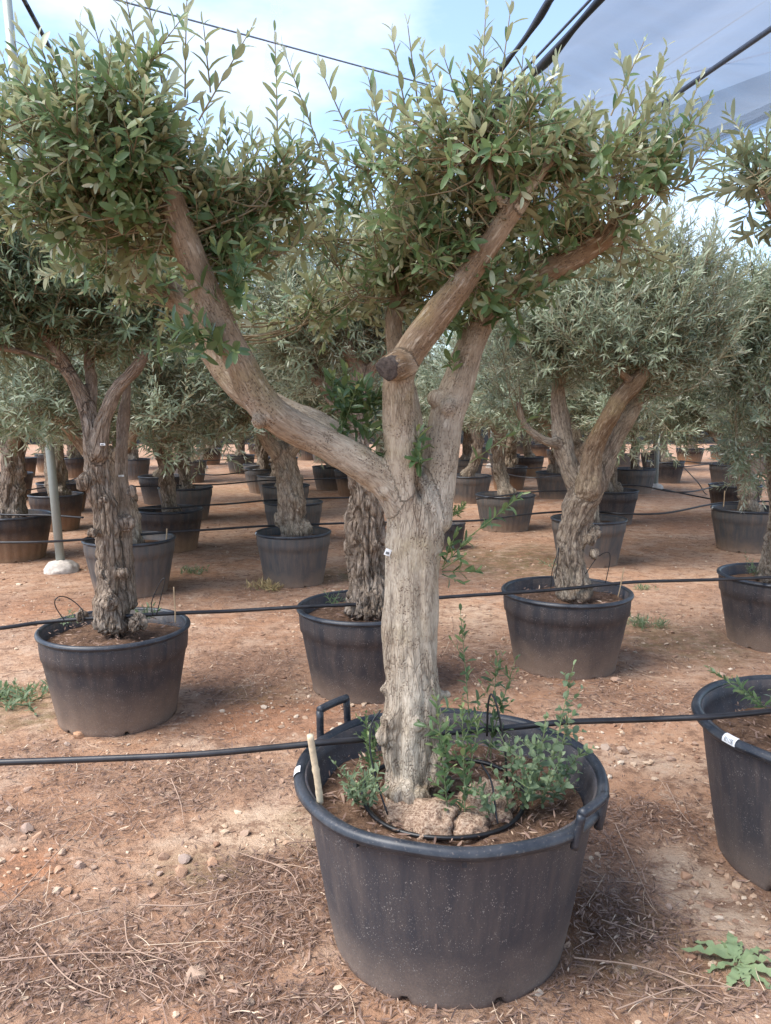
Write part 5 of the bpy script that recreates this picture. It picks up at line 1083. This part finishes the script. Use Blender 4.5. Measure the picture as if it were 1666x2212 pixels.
def plate(x, y, Yd, w, h, label, tilt=0.0, name='paper_tag'):
    p = PY(x, y, Yd); b = MB(); n = 5; t = np.linspace(-.5, .5, n)
    top = np.stack([t * w, -.10 * w * np.cos(t * 3), 0 * t + h / 2], -1); bot = top - (0, 0, h); bk = np.array((0, .002, 0))
    v = np.vstack([top, bot, top + bk, bot + bk]); q = [(i, n + i, n + i + 1, i + 1) for i in range(n - 1)] + [(2 * n + i, 2 * n + i + 1, 3 * n + i + 1, 3 * n + i) for i in range(n - 1)] + [(i, i + 1, 2 * n + i + 1, 2 * n + i) for i in range(n - 1)]
    b.add(v, None, q)
    for k in range(3): vv, qq = box((w * (-.25 + .2 * k), -.10 * w - .001, -h * .1), w * .10, .002, h * .35); b.add(vv, None, qq, 1)
    o = obj(name, b.mesh(name, [M['white_tag'], M['ink']], shade=False), None, p); o.rotation_euler = (0, tilt, 0); return tag(o, label, 'tag')
plate(838, 1193, 2.212, .018, .020, 'small white tag wrapped on the thick pale trunk', .35)
plate(222, 960, YA - .115, .026, .012, 'white tag with a dark mark high on the twin-stemmed trunk'); plate(262, 1028, YA + .095, .028, .010, 'narrow white tag lower on the twin-stemmed trunk', -.05)

# ------------------------------------------------------------------ litter, twigs, gravel, stones
def scatter_ground(n, ymin, ymax, bias=1.0):
    y = ymin * (ymax / ymin) ** rng.random(n) ** bias; x = (rng.random(n) * 2 - 1) * y * .58; return x, y
inside = [(PM[0], PM[1], .36), (p39[0], p39[1], .36)] + [(p[0], p[1], d * .405) for p, d in SITE.values() if p[1] < 9]
def clear(x, y, pad=0.0):
    k = np.ones(len(x), bool)
    for cx, cy, r_ in inside: k &= (x - cx) ** 2 + (y - cy) ** 2 > (r_ + pad) ** 2
    return k
x, y = scatter_ground(230000, 1.0, 12.0, 0.85); l = litter_at(x, y)
near_pot = np.zeros(len(x))
for cx, cy, r_ in inside: near_pot = np.maximum(near_pot, np.exp(-((np.hypot(x - cx, y - cy) - r_) / .12) ** 2) * .35)
k = (rng.random(len(x)) < np.clip(l ** 1.3 + near_pot * .5, 0.04, 1) * .72) & clear(x, y); x, y, l = x[k], y[k], l[k]; n = len(x)
z = gh(x, y) + rng.uniform(.001, .016, n) * (.3 + l); ang = rng.uniform(0, 6.283, n) * 1.0 + vnoise(np.stack([x * 4, y * 4, 0 * x], -1), 77) * 1.5
ax = unit(np.stack([np.cos(ang), np.sin(ang), rng.normal(0, .14, n)], -1)); nr = np.stack([rng.normal(0, .45, n), rng.normal(0, .45, n), np.ones(n)], -1); nr = unit(nr - ax * np.sum(nr * ax, 1)[:, None])
ln = rng.normal(.025, .009, n).clip(.008, .052); wd = ln * rng.uniform(.07, .20, n)
v, t, q, m = leaf_geo(np.stack([x, y, z], -1), ax, nr, ln, wd, rng.normal(0, .30, n), rng.uniform(-.2, 1.3, n), LT_MID)
tn = np.clip(.38 + .26 * rng.normal(size=n) + .35 * (rng.random(n) < .10) - .12 * l, 0, 1)
o = obj('leaf_litter', mesh_np('leaf_litter', v, t, q, [M['litter']], attrs={'tint': ('FLOAT', np.repeat(tn, m))})); o['kind'] = 'stuff'; tag(o, 'dry brown olive leaves scattered over the clay ground', 'leaf litter')
# litter inside the main pot and near pots
b = MB(); tin = []
for (cx, cy), R_, zz, n in [((PM[0], PM[1]), .40, PM[2] + .452, 1100), ((p39[0], p39[1]), .40, p39[2] + .452, 900), (SITE['a'][0][:2], .33, .44, 300), (SITE['c'][0][:2], .33, .44, 300), (SITE['b'][0][:2], .32, .44, 200)]:
    rr_ = R_ * np.sqrt(rng.random(n)); a = rng.uniform(0, 6.283, n); px = cx + rr_ * np.cos(a); py = cy + rr_ * np.sin(a); ang = rng.uniform(0, 6.283, n)
    ax = unit(np.stack([np.cos(ang), np.sin(ang), rng.normal(0, .12, n)], -1)); nr = np.stack([rng.normal(0, .4, n), rng.normal(0, .4, n), np.ones(n)], -1); nr = unit(nr - ax * np.sum(nr * ax, 1)[:, None])
    ln = rng.normal(.028, .010, n).clip(.010, .05); v, t, q, m = leaf_geo(np.stack([px, py, zz + rng.uniform(-.006, .012, n)], -1), ax, nr, ln, ln * rng.uniform(.12, .24, n), rng.normal(0, .2, n), rng.uniform(-.2, .8, n), LT_MID)
    b.add(v, t, q); tin.append(np.repeat(np.clip(rng.normal(.38, .25, n), 0, 1), m))
o = obj('pot_litter', b.mesh('pot_litter', [M['litter']], {'tint': ('FLOAT', np.concatenate(tin))})); o['kind'] = 'stuff'; tag(o, 'dry leaves and chips lying on the soil inside the pots', 'leaf litter')
# twigs
b = MB(); tin = []
x, y = scatter_ground(5200, 1.0, 7.0, .8); l = litter_at(x, y); k = (rng.random(len(x)) < l * .55 + .015) & clear(x, y, .03)
for px, py in zip(x[k], y[k]):
    L_ = float(rng.gamma(2.0, .05)) + .03; a = rng.uniform(0, 6.283); n = 5; t = np.linspace(-.5, .5, n); cv = rng.normal(0, .25)
    qx = px + L_ * (np.cos(a) * t - np.sin(a) * cv * t ** 2); qy = py + L_ * (np.sin(a) * t + np.cos(a) * cv * t ** 2)
    if not clear(qx, qy, .0).all(): continue
    v, tr, q = tube(np.stack([qx, qy, gh(qx, qy) + .012 + rng.uniform(0, .008) + rng.normal(0, .05) * t * L_], -1), np.linspace(1.25, .6, n) * rng.uniform(.0009, .0019), 4, False); b.add(v, None, q); tin.append(np.full(len(v), np.clip(rng.normal(.55, .25), 0, 1)))
for pts in [[(20, 1970), (120, 1860), (190, 1790)], [(0, 2090), (180, 2075), (370, 2072)], [(300, 1965), (420, 1968), (540, 1945), (620, 1940)], [(270, 2000), (285, 2060), (370, 2095)], [(1330, 1790), (1370, 1880), (1420, 1990)], [(1330, 2200), (1480, 2150), (1640, 2160)], [(370, 1690), (390, 1740), (398, 1790)],
            [(620, 1890), (560, 1870), (520, 1855)], [(590, 1880), (630, 1905), (650, 1950)], [(1240, 2080), (1400, 2110), (1560, 2190)], [(1440, 1700), (1470, 1760), (1500, 1800)], [(80, 2050), (150, 2130), (240, 2170)]]:
    P_ = catmull(np.array([gz(*p) + (0, 0, .012) for p in pts]), 6); v, tr, q = tube(P_, np.linspace(.0026, .0014, len(P_)), 5, False); b.add(v, None, q); tin.append(np.full(len(v), .72))
o = obj('dry_twigs', b.mesh('dry_twigs', [M['litter']], {'tint': ('FLOAT', np.concatenate(tin))})); o['kind'] = 'stuff'; tag(o, 'thin dry twigs strewn over the clay ground', 'twigs')
# gravel
iv1, jf1 = ico(1)
x, y = scatter_ground(34000, 1.0, 12.0, .9); l = litter_at(x, y); den = np.clip(.35 + .8 * fbm(np.stack([x * 1.7, y * 1.7, 0 * x], -1), 3, 63) - .35 * l + .5 * patches(BARE, x, y), .03, 1)
k = (rng.random(len(x)) < den * .55) & clear(x, y); x, y = x[k], y[k]; n = len(x); s = np.minimum(rng.gamma(2.2, .0022, n) + .0018, .016) * (1 + .25 * smooth(3, 8, y))
rot = rng.uniform(0, 6.283, n); sc = np.stack([s * rng.uniform(.8, 1.5, n), s * rng.uniform(.7, 1.1, n), s * rng.uniform(.4, .8, n)], -1)
jit = 1 + .22 * rng.normal(size=(n, len(iv1), 1)); V = iv1[None] * jit * sc[:, None]; c_, s_ = np.cos(rot)[:, None], np.sin(rot)[:, None]
V = np.stack([V[..., 0] * c_ - V[..., 1] * s_, V[..., 0] * s_ + V[..., 1] * c_, V[..., 2]], -1) + np.stack([x, y, gh(x, y) + s * .25], -1)[:, None]
F_ = (jf1[None] + (np.arange(n) * len(iv1))[:, None, None]).reshape(-1, 3)
o = obj('gravel', mesh_np('gravel', V.reshape(-1, 3), F_, None, [M['gravel']], attrs={'tint': ('FLOAT', np.repeat(rng.random(n), len(iv1)))}, shade=False)); o['kind'] = 'stuff'; tag(o, 'fine pale gravel in the reddish clay', 'gravel')
# stones one can pick out
iv2, jf2 = ico(2); STM = []
for k in range(7):
    w = iv2 * (1 + .22 * fbm(iv2 * 1.4 + k * 7.1, 2, k)[:, None] + .06 * fbm(iv2 * 5 + k, 2, k + 3)[:, None])
    for _ in range(9):                                   # flat chips
        nrm = unit(rng.normal(size=3)); d = w @ nrm - rng.uniform(.45, .75); w = w - np.clip(d, 0, None)[:, None] * nrm * .95
    STM.append(mesh_np('stone', w, jf2, None, [M['stone']], shade=False))
def stone(x, y, wpx, label, group=None, k=None):
    p = PZ(x, y, 0); w = wpx * ((p - CAM) @ FWD) / FPX * .5; o = obj('stone', STM[rng.integers(7) if k is None else k], None, (p[0], p[1], gh(p[0], p[1])[0] + w * .22)); o.scale = (w, w * rng.uniform(.75, 1.0), w * rng.uniform(.5, .75)); o.rotation_euler = (0, 0, rng.uniform(0, 6.28)); return tag(o, label, 'stone', group)
stone(421, 2108, 62, 'large pale rounded stone lying alone in the leaf litter'); stone(170, 1586, 34, 'orange-tan stone wedged at the foot of the muddy pot'); stone(1330, 1476, 26, 'grey-brown stone at the base of the forked olive pot')
SG = 'stones strewn over the litter'
for x, y, w in [(50, 1815, 26), (82, 1812, 34), (60, 1795, 40), (135, 1845, 24), (172, 1870, 34), (125, 1880, 26), (125, 1925, 30), (145, 1925, 28), (165, 1935, 22), (120, 1595, 20), (145, 1603, 16), (325, 1840, 22), (355, 1850, 30), (400, 1855, 36), (455, 1795, 22), (395, 1885, 40), (340, 1870, 18), (330, 1935, 26), (245, 1920, 22),
                (345, 1885, 20), (325, 1905, 16), (290, 1915, 18), (325, 2045, 20), (345, 2165, 24), (460, 1865, 36), (530, 1800, 28), (640, 2090, 18), (540, 2165, 30), (460, 2160, 20), (700, 2190, 20), (1480, 1890, 34), (1500, 1905, 24), (1445, 1960, 18), (1540, 1985, 22), (1370, 2090, 18), (1400, 2050, 20), (1445, 2200, 26), (1590, 1935, 20),
                (1310, 1615, 30), (1345, 1622, 34), (1450, 1640, 24), (1500, 1610, 22), (1470, 1600, 18), (1545, 1480, 24), (1560, 1460, 20), (60, 1705, 26), (240, 1760, 26), (370, 1750, 18), (430, 1680, 22), (260, 1780, 20), (300, 1690, 18), (560, 1640, 16), (610, 1690, 20), (30, 1840, 22), (95, 1900, 18), (240, 1950, 18), (380, 1990, 20), (480, 1900, 26), (600, 2010, 16), (20, 1750, 20), (205, 1870, 18), (1535, 1760, 22), (1470, 1730, 16)]:
    stone(x, y, w, 'small pale stone lying loose on the reddish clay and litter', SG)
